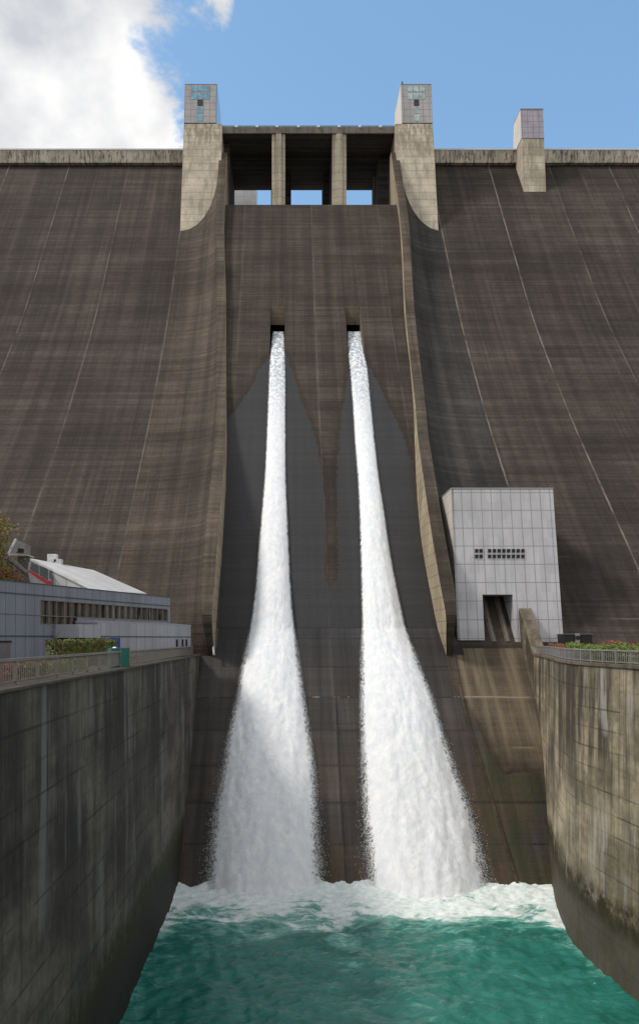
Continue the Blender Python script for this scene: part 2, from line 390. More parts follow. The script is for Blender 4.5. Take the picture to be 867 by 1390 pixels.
M['glass_b'] = glass('blue_glass', (.13,.30,.42)); M['glass_g'] = glass('pale_glass', (.30,.40,.40), .2)
M['glass_d'] = glass('dark_glass', (.02,.02,.018))
# interior seen through the strip window: curtains and posts behind glass
def roomglass():
    m = NT('lobby_glass'); x,y,z = m.xyz()
    n1 = m.noise(m.scaled(.9,.9,.02),1,3,.8); c = m.mix(m.ramp(n1,.4,.6), (.02,.018,.014), (.12,.10,.078))
    c = m.mix(m.ramp(m.noise(m.scaled(2.6,2.6,.3,(7,7,7)),1,2),.6,.68), c, (.25,.22,.18))
    return m.fin(c, .12, .7)
M['room'] = roomglass()
M['leaf_g'] = leaf('hedge_leaves', ((.045,.085,.014),(.085,.13,.02),(.16,.045,.02)))
M['leaf_r'] = leaf('red_shrub_leaves', ((.16,.045,.025),(.24,.075,.04),(.09,.09,.025)))
M['leaf_y'] = leaf('yellow_green_leaves', ((.09,.14,.018),(.15,.20,.025),(.05,.09,.015)))
M['leaf_o'] = leaf('autumn_leaves', ((.06,.09,.018),(.15,.15,.02),(.36,.15,.03)), .6)
M['bark'] = plain('bark', (.07,.05,.035), .9)

# ------------------------------------------------------------------ distance to outline (for the damp stain)
def poly_sd(poly, x, y):
    inside = False; dm = 1e9; n = len(poly)
    for i in range(n):
        x0,y0 = poly[i]; x1,y1 = poly[(i+1)%n]
        if (y0 > y) != (y1 > y) and x < (x1-x0)*(y-y0)/(y1-y0)+x0: inside = not inside
        dx, dy = x1-x0, y1-y0; t = max(0,min(1,((x-x0)*dx+(y-y0)*dy)/(dx*dx+dy*dy+1e-9)))
        dm = min(dm, math.hypot(x-x0-t*dx, y-y0-t*dy))
    return dm if inside else -dm
WET = [[(366,482),(355,497),(338,530),(322,552),(300,580),(280,620),(280,793),(268,850),(225,880),(180,1260),(800,1260),(800,1210),(754,1205),(746,1120),(740,1047),(712,1046),(684,1052),(668,1028),(650,990),(636,966),(612,930),(600,860),(597,800),(588,740),(575,690),(566,650),(553,610),(540,575),(520,535),(503,500),(492,478),(474,480),(470,520),(464,560),(460,600),(457,640),(458,793),(441,793),(441,700),(438,645),(430,600),(418,565),(406,535),(397,505),(388,480)]]
def wetval(p):
    px = VX+p[0]*F/p[1]; py = VY-(p[2]-CZ)*F/p[1]
    return max(-2, min(2, poly_sd(WET[0], px, py)/9.0))

# ------------------------------------------------------------------ dam
dam = empty('dam', (AX, 180, 0), 'huge brown concrete gravity dam with vertical joints and a central spillway', 'dam')
def zrows(z0, z1, step):
    n = max(1, int(round((z1-z0)/step))); return [z0+(z1-z0)*i/n for i in range(n+1)]
ZTOP = ZM[-1][0]
Z852 = CZ+(VY-852)*D0/rmain(852)/F
Z880 = CZ+(VY-880)*D0/rmain(880)/F
def face_piece(x0f, x1f, z0, z1, nx, name, mat, wet=False, step=2.0):
    mb = MB(); rows = []
    for z in zrows(z0, z1, step):
        x0, x1 = x0f(z), x1f(z)
        rows.append([(x0+(x1-x0)*i/nx, dmain(z), z) for i in range(nx+1)])
    mb.grid(rows)
    at = {'wet':[wetval(v) for v in mb.v]} if wet else None
    return mb.build(name, mat, dam, True, at)
kb = MB(); kp = []
for i_ in range(41):
    y_ = 866+(1200-866)*i_/40; d_ = D0/rmain(y_)-.05; px_ = lin([(866,611),(962,629.7),(1039,653),(1082,666),(1191,699),(1200,702)], y_); kp.append(P(px_,y_,d_))
for a_,b_ in zip(kp,kp[1:]): kb.bar(a_,b_,.28,.22)
kb.build('chute_kerb', M['guide'], dam)
def ysp(z): return look(ZS, z, 2)
# left and right flanks run from the guide-wall toe outward
FL, FR = -129.0*UM, 193.5*UM
face_piece(lambda z: -130, lambda z: FL+.4, Z880, ZTOP, 6, 'downstream_face', M['face'])
face_piece(lambda z: FR-.4, lambda z: 150, Z880, ZTOP, 6, 'downstream_face', M['face'])
face_piece(lambda z: FL, lambda z: lin(XL,880)+.2, Z880, Z852+.05, 4, 'downstream_face', M['face'], False, .5)
face_piece(lambda z: lin(XR,880)-.2, lambda z: FR, Z880, 62, 4, 'downstream_face', M['face'])
face_piece(lambda z: -11.5, lambda z: 40, -4, Z880+.02, 120, 'chute_apron', M['chute'], True, .35)
face_piece(lambda z: lin(XL,870), lambda z: lin(XR,870), Z880+.02, Z852, 90, 'chute_apron', M['chute'], True, .3)

# spillway face with two outlet notches
NOT = []      # (x0,x1,z_top,z_bot)
def zy(y, rf): return CZ+(VY-y)*D0/rf(y)/F
zt, zb = zy(415, rsp), zy(486, rsp)
for cxp, hw in ((376.5,10),(480.5,10.5)):
    d = D0/rsp(445); NOT.append(((cxp-hw-VX)*d/F, (cxp+hw-VX)*d/F, zt, zb))
zs = sorted(set(zrows(Z852-.0, zy(278, rsp), .45)+[zt, zb]))
xs0 = [i/150 for i in range(151)]
mb = MB(); idx = {}
# columns: piecewise so that the notch edges are columns
def xcols(z):
    y = look(ZS, z, 2); a, b = interp(XL, y)-.3, interp(XR, y)+.3
    cuts = [a, NOT[0][0], NOT[0][1], NOT[1][0], NOT[1][1], b]; seg = [18,6,18,6,18]; out = [a]
    for k in range(5):
        for i in range(1, seg[k]+1): out.append(cuts[k]+(cuts[k+1]-cuts[k])*i/seg[k])
    return out
rows = [[(x, dspill(z)-.006, z) for x in xcols(z)] for z in zs]
n = len(rows[0]); allv = [p for r in rows for p in r]; fs = []
for j in range(len(rows)-1):
    for i in range(n-1):
        xm = (rows[j][i][0]+rows[j][i+1][0])/2; zm = (zs[j]+zs[j+1])/2
        if any(a < xm < b and t1 < zm < t0 for a,b,t0,t1 in NOT): continue
        fs.append((j*n+i, j*n+i+1, (j+1)*n+i+1, (j+1)*n+i))
mb.add(allv, fs)
sp = mb.build('spillway_face', M['spill'], dam, True, {'wet':[wetval(v) for v in mb.v]})
zsill = zs[-1]; dsill = dspill(zsill)
mb = MB(); a, b = rows[-1][0][0]-1, rows[-1][-1][0]+1
mb.hexa([(a,dsill,zsill-3),(b,dsill,zsill-3),(b,212,zsill-3),(a,212,zsill-3)],[(a,dsill,zsill-.01),(b,dsill,zsill-.01),(b,212,zsill-.01),(a,212,zsill-.01)])
mb.build('sill', M['face'], dam)
# outlets: recess walls, conduit and floor
for a,b,t0,t1 in NOT:
    db = dspill(t0); zmouth = CZ+(VY-441)*db/F; zfl = zmouth-5.4
    mb = MB()
    mb.add([(a,db,t0),(b,db,t0),(b,db,zmouth),(a,db,zmouth)], [(0,3,2,1)])      # head wall
    for x in (a,b):                                                            # side walls
        pts = [(x,db,t0),(x,db,zfl)]+[(x,dspill(t1+(t0-t1)*k/12)-.01,t1+(t0-t1)*k/12) for k in range(13)]
        mb.add(pts, [tuple(range(len(pts)))])
    mb.add([(a,db,zfl),(b,db,zfl),(b,dspill(t1),t1),(a,dspill(t1),t1)], [(0,1,2,3)])
    o = mb.build('outlet', M['notch'], dam); o['label'] = 'square high outlet recess with a jet leaving it'
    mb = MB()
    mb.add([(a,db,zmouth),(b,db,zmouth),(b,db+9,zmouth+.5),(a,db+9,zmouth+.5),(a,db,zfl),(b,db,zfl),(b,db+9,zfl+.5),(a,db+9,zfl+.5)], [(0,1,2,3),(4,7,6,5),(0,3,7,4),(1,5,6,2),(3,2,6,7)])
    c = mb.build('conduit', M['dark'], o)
# guide walls
def guide(side):
    tabX = XR if side > 0 else XL; base = FR if side > 0 else FL
    zl = zrows(CZ+(VY-889)*D0/rtop(889)/F, CZ+(VY-207)*D0/rtop(207)/F, 1.0)
    inner, top, fil = MB(), MB(), MB(); ri, rt, rf = [], [], []
    for z in zl:
        yt = look(ZT, z, 2); X = interp(tabX, yt); dt = dtop(z); w = 1.7-.95*max(0,min(1,(yt-800)/80))
        dbase = dspill(z) if z < zsill else 186
        if z < Z852: dbase = dmain(z)
        dbase = max(dbase, dt+.02)+.4
        ri.append([(X, dbase+(dt-dbase)*k/4, z) for k in range(5)])
        rt.append([(X+side*w*k/3, dt, z) for k in range(4)])
        base_ = base if side < 0 else base+(X+2.3-base)*max(0,min(1,(yt-690)/25))
        Xo = X+side*w; dm = dmain(z) if z < ZTOP else 195; row = []
        for k in range(17):
            th = k/16*math.pi/2; s_ = math.sin(th); g = 1-(1-min(1,s_)**1.9)**(1/1.9)
            row.append((base_+(Xo-base_)*s_, dm-(dm-dt)*g-.02, z))
        row.append((Xo, dt, z)); rf.append(row)
    inner.grid(ri); top.grid(rt); fil.grid(rf)
    g = top.build('guide_wall', M['guide'], dam); 
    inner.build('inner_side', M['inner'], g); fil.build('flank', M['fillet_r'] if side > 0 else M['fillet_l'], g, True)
guide(1); guide(-1)
# crest
for x0, x1 in ((-130,-23.6),(34.3,150)):
    mb = MB(); mb.hexa([(x0,193.3,CZ+115.0),(x1,193.3,CZ+115.0),(x1,194.6,CZ+115.0),(x0,194.6,CZ+115.0)],[(x0,193.1,CZ+117.9),(x1,193.1,CZ+117.9),(x1,194.6,CZ+117.9),(x0,194.6,CZ+117.9)])
    pr = mb.build('parapet', M['parapet'], dam)
    r = MB(); r.box(x0,x1,193.0,194.7,CZ+117.9,CZ+118.12); r.box(x0,x1,193.6,193.7,CZ+118.5,CZ+118.6)
    xx = x0
    while xx < x1: r.box(xx,xx+.1,193.6,193.7,CZ+118.12,CZ+118.5); xx += 3
    r.build('handrail', M['steel_l'], pr)
    mb = MB(); mb.box(x0,x1,194.6,204,CZ+108,CZ+116.4); mb.build('crest_road', M['soffit'], dam)
mb = MB(); mb.box(-130,150,204,206,0,CZ+117.5); mb.box(-130,-13,203,204,0,CZ+108); mb.box(24,150,203,204,0,CZ+108)
mb.f = mb.f; 
mb2 = MB()
for x0,x1,zt_ in ((-130,-14.5,CZ+117.5),(-14.5,25.3,zsill-.2),(25.3,150,CZ+117.5)): mb2.box(x0,x1,206,209,-4,zt_)
mb2.build('upstream_face', M['face'], dam)

# ------------------------------------------------------------------ gate towers
def dtow(z): return 178+(z-(CZ+90.6))*(7/28.6)
def gate_tower(x0, x1, cx0, cx1, label, gl, inner_side):
    t = empty('gate_tower', ((x0+x1)/2, 186, CZ+88), label, 'tower', 'twin gate towers on the dam crest')
    zb_, zt_ = CZ+86, CZ+119.0
    mb = MB(); mb.hexa([(x0,dtow(zb_),zb_),(x1,dtow(zb_),zb_),(x1,205,zb_),(x0,205,zb_)],[(x0,dtow(zt_),zt_),(x1,dtow(zt_),zt_),(x1,205,zt_),(x0,205,zt_)])
    mb.build('shaft', M['tower'], t, bevel=.06)
    # shallow horizontal ledge between shaft and cabin
    mb = MB(); mb.box(cx0,cx1,dtow(zt_)+.35,200,zt_,zt_+.35); mb.build('plinth', M['black'], t)
    z1 = CZ+129.4; zc = zt_+.35
    def fr(z): return dtow(zt_)+.25+(z-zc)*.17
    mb = MB(); mb.hexa([(cx0,fr(zc),zc),(cx1,fr(zc),zc),(cx1,201,zc),(cx0,201,zc)],[(cx0,fr(z1),z1),(cx1,fr(z1),z1),(cx1,201-4,z1),(cx0,201-4,z1)])
    c = mb.build('cabin', M['cab'], t)
    mb = MB(); mb.box(cx0-.05,cx1+.05,fr(z1)-.05,197.1,z1,z1+.12); mb.build('roof_edge', M['galv'], c)
    # side cladding sheets stand proud of the cabin
    for sx, xx in ((-1,cx0),(1,cx1)):
        mb = MB(); o1, o2 = sorted((xx+sx*.02, xx+sx*.07))
        mb.hexa([(o1,fr(zc)+.05,zc+.1),(o2,fr(zc)+.05,zc+.1),(o2,200.9,zc+.1),(o1,200.9,zc+.1)],[(o1,fr(z1)+.05,z1-.05),(o2,fr(z1)+.05,z1-.05),(o2,196.9,z1-.05),(o1,196.9,z1-.05)])
        mb.build('side_cladding' if (sx < 0 or gl == 'glass_g') else 'side_glazing', M['cabside'] if (sx < 0 or gl == 'glass_g') else M[gl], c)
    # windows: two rows of three, a louvre, two singles
    W = cx1-cx0; cxm = cx0+W*.49; pw = W*.185; H = z1-zc
    def pane(nm, xm, f0, f1, mat, par):
        za, zb2 = z1-H*f1, z1-H*f0; mb = MB()
        mb.hexa([(xm-pw*.47,fr(za)-.06,za),(xm+pw*.47,fr(za)-.06,za),(xm+pw*.47,fr(za)+.1,za),(xm-pw*.47,fr(za)+.1,za)],[(xm-pw*.47,fr(zb2)-.06,zb2),(xm+pw*.47,fr(zb2)-.06,zb2),(xm+pw*.47,fr(zb2)+.1,zb2),(xm-pw*.47,fr(zb2)+.1,zb2)])
        return mb.build(nm, mat, par)
    for r_, (f0,f1) in enumerate(((.035,.19),(.225,.385))):
        for k in (-1,0,1): pane('window', cxm+k*pw*1.08, f0, f1, M[gl], t)
    for k in range(3): pane('louvre', cxm, .405+k*.055, .445+k*.055, M['black'], t)
    pane('window', cxm, .60, .745, M[gl], t); pane('window', cxm, .785, .95, M[gl], t)
    return t
gate_tower(-23.3,-14.5,-23.3,-15.9,'left gate tower with blue glass windows in its metal cabin','glass_b',1)
tw = gate_tower(25.3,34.0,27.0,34.0,'right gate tower with pale greenish windows and small mast','glass_g',-1)
mb = MB(); mb.tube((27.6,189,CZ+129.4),(27.6,189,CZ+131),.08); mb.tube((27.6,189,CZ+130.6),(27.5,189,CZ+131.6),.26,.1); mb.build('mast', M['black'], tw)
# slim tower at the right
t3 = empty('lift_tower', (56, 190, CZ+90), 'smaller single tower with lilac metal cabin standing on the crest at right', 'tower')
def d3(z): return 187.5+(z-(CZ+105))*(2.4/21)
x0,x1 = 55.7,60.95; zb_,zt_,z1 = CZ+100,CZ+118.1,CZ+125.6
mb = MB(); mb.hexa([(x0,d3(zb_),zb_),(x1,d3(zb_),zb_),(x1,196,zb_),(x0,196,zb_)],[(x0,d3(zt_),zt_),(x1,d3(zt_),zt_),(x1,196,zt_),(x0,196,zt_)]); mb.build('shaft', M['tower'], t3, bevel=.05)
mb = MB(); mb.hexa([(x0,d3(zt_)-.05,zt_+.1),(x1,d3(zt_)-.05,zt_+.1),(x1,196.1,zt_+.1),(x0,196.1,zt_+.1)],[(x0,d3(z1),z1),(x1,d3(z1),z1),(x1,195.5,z1),(x0,195.5,z1)]); c3 = mb.build('cabin', M['cab3'], t3)
mb = MB(); mb.hexa([(x0-.06,d3(zt_)+.1,zt_+.15),(x0-.02,d3(zt_)+.1,zt_+.15),(x0-.02,196,zt_+.15),(x0-.06,196,zt_+.15)],[(x0-.06,d3(z1)+.1,z1-.05),(x0-.02,d3(z1)+.1,z1-.05),(x0-.02,195.4,z1-.05),(x0-.06,195.4,z1-.05)]); mb.build('side_cladding', M['cabside'], c3)
mb = MB(); mb.box(x0-.1,x1+.1,d3(z1)-.1,195.6,z1,z1+.12); mb.build('roof_edge', M['galv'], c3)

# ------------------------------------------------------------------ spillway bridge
br = empty('spillway_bridge', (AX, 190, zsill), 'dark concrete road bridge over the spillway crest between the gate towers', 'bridge')
zso, zde = CZ+117.4, CZ+118.7
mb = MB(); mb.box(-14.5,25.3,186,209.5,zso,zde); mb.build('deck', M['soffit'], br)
mb = MB(); mb.box(-14.5,25.3,185.7,186.0,zso-.1,zde+.1); mb.build('edge_beam', M['beam'], br)
mb = MB(); mb.box(-14.5,25.3,185.75,185.85,zde+.25,zde+.4)
for k in range(21): mb.box(-14.3+k*1.97,-14.2+k*1.97,185.75,185.85,zde+.1,zde+.3)
mb.build('handrail', M['steel'], br)
for px in (321,349,376,405,432,460,488,516):
    x = (px-VX)*186/F; mb = MB(); mb.box(x-.3,x+.3,185.45,185.9,zde-.15,zde+.3); mb.build('deck_light', M['white'], br, bevel=.05)
for pa, pb in ((369,387),(451,470)):
    xa, xb = (pa-VX)*186/F, (pb-VX)*186/F
    mb = MB(); mb.box(xa,xb,186.05,188.2,zsill,zso-.1)
    mb.box(xa+.9,xb-.9,185.75,186.05,zsill,zso-.1)
    p = mb.build('pier', M['tower'], br, bevel=.05)
    mb = MB(); mb.box(xa+.1,xb-.1,188.2,209.4,zsill,zso); mb.box(xa-1.4 if pa > 400 else xa-.5, xb+(.4 if pa > 400 else 1.5),203,209.3,zsill,zso)
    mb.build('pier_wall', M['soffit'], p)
for xa,xb,ya in ((-14.5,-13.2,190),(22.6,25.3,196)):
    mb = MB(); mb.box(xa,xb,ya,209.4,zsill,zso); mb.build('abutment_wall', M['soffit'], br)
mb = MB(); mb.box(22.2,22.55,203,203.5,zsill,zso); mb.build('guide_column', M['tower'], br)
gh = empty('intake_gatehouse', (-10,213,CZ+100), 'pale panelled gatehouse glimpsed through the left spillway opening', 'gatehouse')
mb = MB(); mb.box(-17,-7.8,216,224,CZ+95,CZ+128); mb.build('wall', M['gatehouse'], gh)
mb = MB(); mb.box(-17.1,-7.7,215.9,224.1,CZ+128,CZ+128.3); mb.build('roof', M['galv'], gh)

# ------------------------------------------------------------------ hoist house on the right
hh = empty('hoist_house', (28.8, 103, CZ-1), 'tall windowed grey panelled hoist house leaning against the dam slope, with open portal', 'building')
HZ0, HZ1, HX0, HX1 = CZ-.1, CZ+19.97, 22.05, 35.5
def hd(z): return 102.4+(z-HZ0)*(4.1/20.07)
def fpt(px, py):   # point on the leaning front
    d = 103.0
    for _ in range(8): z = CZ+(VY-py)*d/F; d = hd(z)
    return Vector(((px-VX)*d/F, d, CZ+(VY-py)*d/F))
ox0, ox1, oz1 = fpt(656,840).x, fpt(697,840).x, fpt(680,807).z
def slab(x0,x1,z0,z1,t=.35):
    mb.hexa([(x0,hd(z0),z0),(x1,hd(z0),z0),(x1,hd(z0)+t,z0),(x0,hd(z0)+t,z0)],[(x0,hd(z1),z1),(x1,hd(z1),z1),(x1,hd(z1)+t,z1),(x0,hd(z1)+t,z1)])
mb = MB(); slab(HX0,ox0,HZ0,oz1); slab(ox1,HX1,HZ0-1.9,oz1); slab(HX0,HX1,oz1,HZ1)
mb.build('front_wall', M['house'], hh)
mb = MB()
for x0_,x1_ in ((HX0-.0,HX0+.3),):
    mb.hexa([(x0_-.03,hd(HZ0)+.0,HZ0),(x1_-.03,hd(HZ0)+.0,HZ0),(x1_-.03,dmain(HZ0)+2,HZ0),(x0_-.03,dmain(HZ0)+2,HZ0)],[(x0_-.03,hd(HZ1),HZ1),(x1_-.03,hd(HZ1),HZ1),(x1_-.03,dmain(HZ1)+1,HZ1),(x0_-.03,dmain(HZ1)+1,HZ1)])
mb.build('side_wall', M['houseside'], hh)
mb = MB(); mb.hexa([(HX1-.3,hd(HZ0)+.3,HZ0-2),(HX1+.03,hd(HZ0)+.01,HZ0-2),(HX1+.03,108,HZ0-2),(HX1-.3,108,HZ0-2)],[(HX1-.3,hd(HZ1)+.3,HZ1),(HX1+.03,hd(HZ1)+.01,HZ1),(HX1+.03,dmain(HZ1)+1,HZ1),(HX1-.3,dmain(HZ1)+1,HZ1)])
mb.build('side_wall', M['houseside'], hh)
mb = MB(); mb.box(HX0-.06,HX1+.06,hd(HZ1)-.05,dmain(HZ1)+1,HZ1,HZ1+.2); mb.build('roof', M['galv'], hh)
mb = MB()   # portal jambs and head
for xa,xb in ((ox0-.25,ox0+.0),(ox1,ox1+.25)): mb.hexa([(xa,hd(HZ0)+.3,HZ0),(xb,hd(HZ0)+.3,HZ0),(xb,106.5,HZ0),(xa,106.5,HZ0)],[(xa,hd(oz1)+.3,oz1),(xb,hd(oz1)+.3,oz1),(xb,109,oz1),(xa,109,oz1)])
mb.box(ox0,ox1,hd(oz1)+.3,109,oz1,oz1+.3)
mb.build('portal_lining', M['house'], hh)
mb = MB(); mb.hexa([(HX0+.2,hd(HZ0)+.2,HZ0-.35),(ox0-.05,hd(HZ0)+.2,HZ0-.35),(ox0-.05,104,HZ0-.35),(HX0+.2,104,HZ0-.35)],[(HX0+.2,hd(HZ0)+.1,HZ0),(ox0-.05,hd(HZ0)+.1,HZ0),(ox0-.05,104,HZ0),(HX0+.2,104,HZ0)])
mb.build('base_trim', M['black'], hh)
cols = [646.3,652.2]+[663.8+k*6.45 for k in range(8)]
for cpx in cols:
    for y0_,y1_ in ((745.2,750.5),(752.8,758.0)):
        a = fpt(cpx-2.45,y1_); b = fpt(cpx+2.45,y1_); c = fpt(cpx+2.45,y0_); d = fpt(cpx-2.45,y0_)
        fr_ = MB(); o = Vector((0,-.05,0)); i = Vector((0,.06,0))
        fr_.hexa([a+o*.4,b+o*.4,b+i,a+i],[d+o*.4,c+o*.4,c+i,d+i])
        w = fr_.build('window', M['black'], hh)
        s_ = MB()
        q_ = [a,b,c,d]; ce = (a+b+c+d)/4; ou = [p+o*2 for p in q_]; inn = [ce+(p-ce)*.93+o*2 for p in q_]; bk = [p+o for p in q_]
        s_.add(ou+inn+bk, [(k,(k+1)%4,4+(k+1)%4,4+k) for k in range(4)]+[(8+k,8+(k+1)%4,(k+1)%4,k) for k in range(4)]); s_.build('frame', M['cab'], w)
# rail tracks inside the portal, on the slope
tr = empty('hoist_track', (27.5, 104, CZ), 'pair of steel hoist rails climbing the slope inside the house portal', 'track')
for x in (26.6, 28.4):
    mb = MB(); zl = zrows(CZ-.3, CZ+7, 1)
    for za, zb2 in zip(zl, zl[1:]): mb.bar((x,dmain(za)-.1,za),(x,dmain(zb2)-.1,zb2),.22,.22)
    mb.build('rail', M['steel'], tr)
    mb = MB()
    for za, zb2 in zip(zl, zl[1:]): mb.bar((x,dmain(za)-.02,za),(x,dmain(zb2)-.02,zb2),.7,.1)
    mb.build('rail_bed', M['steps'], tr)

# ------------------------------------------------------------------ training walls of the stilling basin
TZ = CZ-2.0
def wall_left():
    t = empty('left_training_wall', (-11.2,55,0), 'dark stained concrete basin wall on the left, in shade', 'wall')
    mb = MB(); rows = []
    for z in zrows(-4, TZ, 1.0): rows.append([(-10.6, 4+99.5*i/60, z) for i in range(61)])
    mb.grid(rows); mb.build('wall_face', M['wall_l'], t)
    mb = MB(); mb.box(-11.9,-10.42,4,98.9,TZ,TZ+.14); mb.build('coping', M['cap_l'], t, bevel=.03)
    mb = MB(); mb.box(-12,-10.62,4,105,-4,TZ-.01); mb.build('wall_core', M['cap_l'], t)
wall_left()
WR = [(4,24.4),(40,24.3),(54,23.9),(60,23.4),(64,23.25),(68,23.75),(74,25.0),(80,26.55),(86,28.0),(92,29.35),(97,30.0),(101,30.05),(106,30.05)]
def xr(d): return interp(WR, d)
tw_ = empty('right_training_wall', (24.5,60,0), 'sunlit streaked concrete basin wall curving away on the right', 'wall')
mb = MB(); rows = []
for z in zrows(-4, TZ, .8): rows.append([(xr(d), d, z) for d in [4+100*i/90 for i in range(91)]])
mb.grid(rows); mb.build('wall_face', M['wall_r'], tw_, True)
mb = MB(); rows = []
dd = [4+92.2*i/60 for i in range(61)]
prof = [(-.12,0),(-.12,.22),(1.35,.22),(1.35,0)]
for a_, b_ in prof: rows.append([(xr(d)+a_, d, TZ+b_) for d in dd])
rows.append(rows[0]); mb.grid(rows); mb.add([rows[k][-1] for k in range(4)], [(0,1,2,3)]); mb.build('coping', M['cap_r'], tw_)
# stepped top climbing the slope
tp_ = [(105,CZ+4.9),(104.2,CZ+4.8),(102.9,CZ+3.75),(102.8,CZ+3.6),(101.3,CZ+2.45),(101.2,CZ+2.3),(99.9,CZ+1.0),(99.8,CZ+.85),(98.8,CZ-.25),(98.7,CZ-.4),(97.6,CZ-1.35),(96.2,CZ-1.62),(95.5,CZ-1.66)]
mb = MB(); mb.prism([(30.04,d_,z_) for d_,z_ in tp_]+[(30.04,95.5,TZ-4),(30.04,105,TZ-4)],(1.6,0,0))
mb.build('stepped_top', M['steps'], tw_, bevel=.05)
mb = MB()     # smooth side of the stepped part, its sunlight painted as paler concrete
pts = [(30.0,97,TZ),(30.0,97.6,TZ+.55),(30.0,98.8,TZ+1.6),(30.0,99.9,TZ+2.85),(30.0,101.3,TZ+4.3),(30.0,102.8,TZ+5.5),(30.0,104.2,TZ+6.65),(30.0,105,TZ+6.75),(30.0,105,TZ-4),(30.0,97,TZ-4)]
mb.prism(pts,(.03,0,0)); mb.build('stepped_side', M['wall_r'], tw_)

# terraces
mb = MB(); mb.box(-140,-12.02,4,106,TZ-3,TZ); struct(mb.build('terrace_left', M['slabs']))
mb = MB(); rows = [[(xr(d)+1.3, d, TZ) for d in dd]+[(31.7,104,TZ)], [(150, d, TZ) for d in dd]+[(150,104,TZ)]]; mb.grid(rows); struct(mb.build('terrace_right', M['slabs']))
mb = MB(); mb.add([(-3000,-3000,-4.2),(3000,-3000,-4.2),(3000,3000,-4.2),(-3000,3000,-4.2)],[(0,1,2,3)]); struct(mb.build('ground', M['slabs']))

# ------------------------------------------------------------------ railings
def railing(name, label, path, zb_, h, post_every, mat, nb):
    t = empty(name, path(0)[:2]+(zb_,), label, 'railing'); 
    pos = []; s = 0
    P_ = [Vector((*path(k)[:2],0)) for k in range(0, 2000) if path(k)]
    posts = [P_[0]]; acc = 0
    for a,b in zip(P_, P_[1:]):
        acc += (b-a).length
        if acc >= post_every: posts.append(b); acc = 0
    up = Vector((0,0,1))
    for p in posts:
        mb = MB(); mb.box(p.x-.06,p.x+.06,p.y-.06,p.y+.06,zb_,zb_+h-.05); mb.build('post', mat, t)
    tp, bt = MB(), MB()
    for p,q in zip(posts, posts[1:]):
        tp.bar(p+up*(zb_+h), q+up*(zb_+h), .14,.11); bt.bar(p+up*(zb_+.15), q+up*(zb_+.15), .06,.06)
        pn = MB()
        for k in range(1,nb):
            c = p.lerp(q,k/nb); pn.box(c.x-.018,c.x+.018,c.y-.018,c.y+.018,zb_+.16,zb_+h-.05)
        pn.build('baluster_panel', mat, t)
    tp.build('top_rail', mat, t); bt.build('bottom_rail', mat, t)
railing('railing', 'brown metal railing along the top of the left basin wall', lambda k: (-11.1, 6+k*.25) if 6+k*.25 < 98.5 else None, TZ+.14, 1.03, 2.8, M['steel'], 11)
railing('railing', 'grey metal railing along the top of the curved right basin wall', lambda k: (xr(12+k*.25)+.35, 12+k*.25) if 12+k*.25 < 97 else None, TZ+.22, .98, 1.8, M['galv'], 7)

# ------------------------------------------------------------------ foliage
def leaves(mb, c, size, n, ls):
    for _ in range(n):
        # points in a box-like cloud, denser near the surface
        v = Vector((random.uniform(-1,1),random.uniform(-1,1),random.uniform(-1,1)))
        ax = random.randrange(3)
        if random.random() < .6: v[ax] = math.copysign(random.uniform(.8,1.06), v[ax])
        p = Vector(c)+Vector((v.x*size[0], v.y*size[1], v.z*size[2]))
        a = Vector((random.gauss(0,1),random.gauss(0,1),random.gauss(0,1))).normalized(); b = a.orthogonal().normalized()
        r = ls*random.uniform(.6,1.4); mb.add([p-a*r,p+b*r*.5,p+a*r,p-b*r*.5],[(0,1,2,3)])
def hedge(name, label, cat, a, b, w, h, z, mat, n, ls, group=None):
    a = Vector((*a,z)); b = Vector((*b,z)); L = (b-a).length; t = (b-a)/L; nrm = Vector((-t.y,t.x,0))
    mb = MB()
    for _ in range(n):
        s = random.uniform(0,L); q = random.uniform(-1,1); hh_ = random.uniform(0,1)
        if random.random() < .65:
            if random.random() < .5: q = math.copysign(random.uniform(.8,1.0),q)
            else: hh_ = random.uniform(.85,1.03)
        bump = 1+.12*noise.noise(Vector((s*.9,q,z+a.x)))
        p = a+t*s+nrm*q*w/2*bump+Vector((0,0,hh_*h*bump))
        d1 = Vector((random.gauss(0,1),random.gauss(0,1),random.gauss(0,1))).normalized(); d2 = d1.orthogonal().normalized(); r = ls*random.uniform(.6,1.4)
        mb.add([p-d1*r,p+d2*r*.6,p+d1*r,p-d2*r*.6],[(0,1,2,3)])
    k = int(L/.5)+1
    return tag(mb.build(name, mat), label, cat, group)

# ------------------------------------------------------------------ visitor centre (left)
U = Vector((.344,.939,0)); NRM = Vector((.939,-.344,0)); A0 = Vector((-23.1,65,0))
def onplane(px, off=0.0):     # distance along facade for an image column
    p0 = A0+NRM*off; k = (px-VX)/F
    # p0 + U*s : X = k*Y
    return (k*p0.y-p0.x)/(U.x-k*U.y)
def fac(s, z, off=0.0): q = A0+NRM*off+U*s; return Vector((q.x,q.y,z))
vc = empty('visitor_centre', (-22,78,TZ), 'long blue-grey clad two-storey centre with strip window at the dam foot', 'building')
def fbox(s0,s1,z0,z1,o0,o1):
    mb.hexa([fac(s0,z0,o1),fac(s1,z0,o1),fac(s1,z0,o0),fac(s0,z0,o0)],[fac(s0,z1,o1),fac(s1,z1,o1),fac(s1,z1,o0),fac(s0,z1,o0)])
s_end = onplane(231); RZ = CZ+4.8
sw0, sw1, sw2 = onplane(55), onplane(105), onplane(228)
zw1, zw0, zwl = CZ+3.5, CZ+2.05, CZ+1.3
mb = MB()
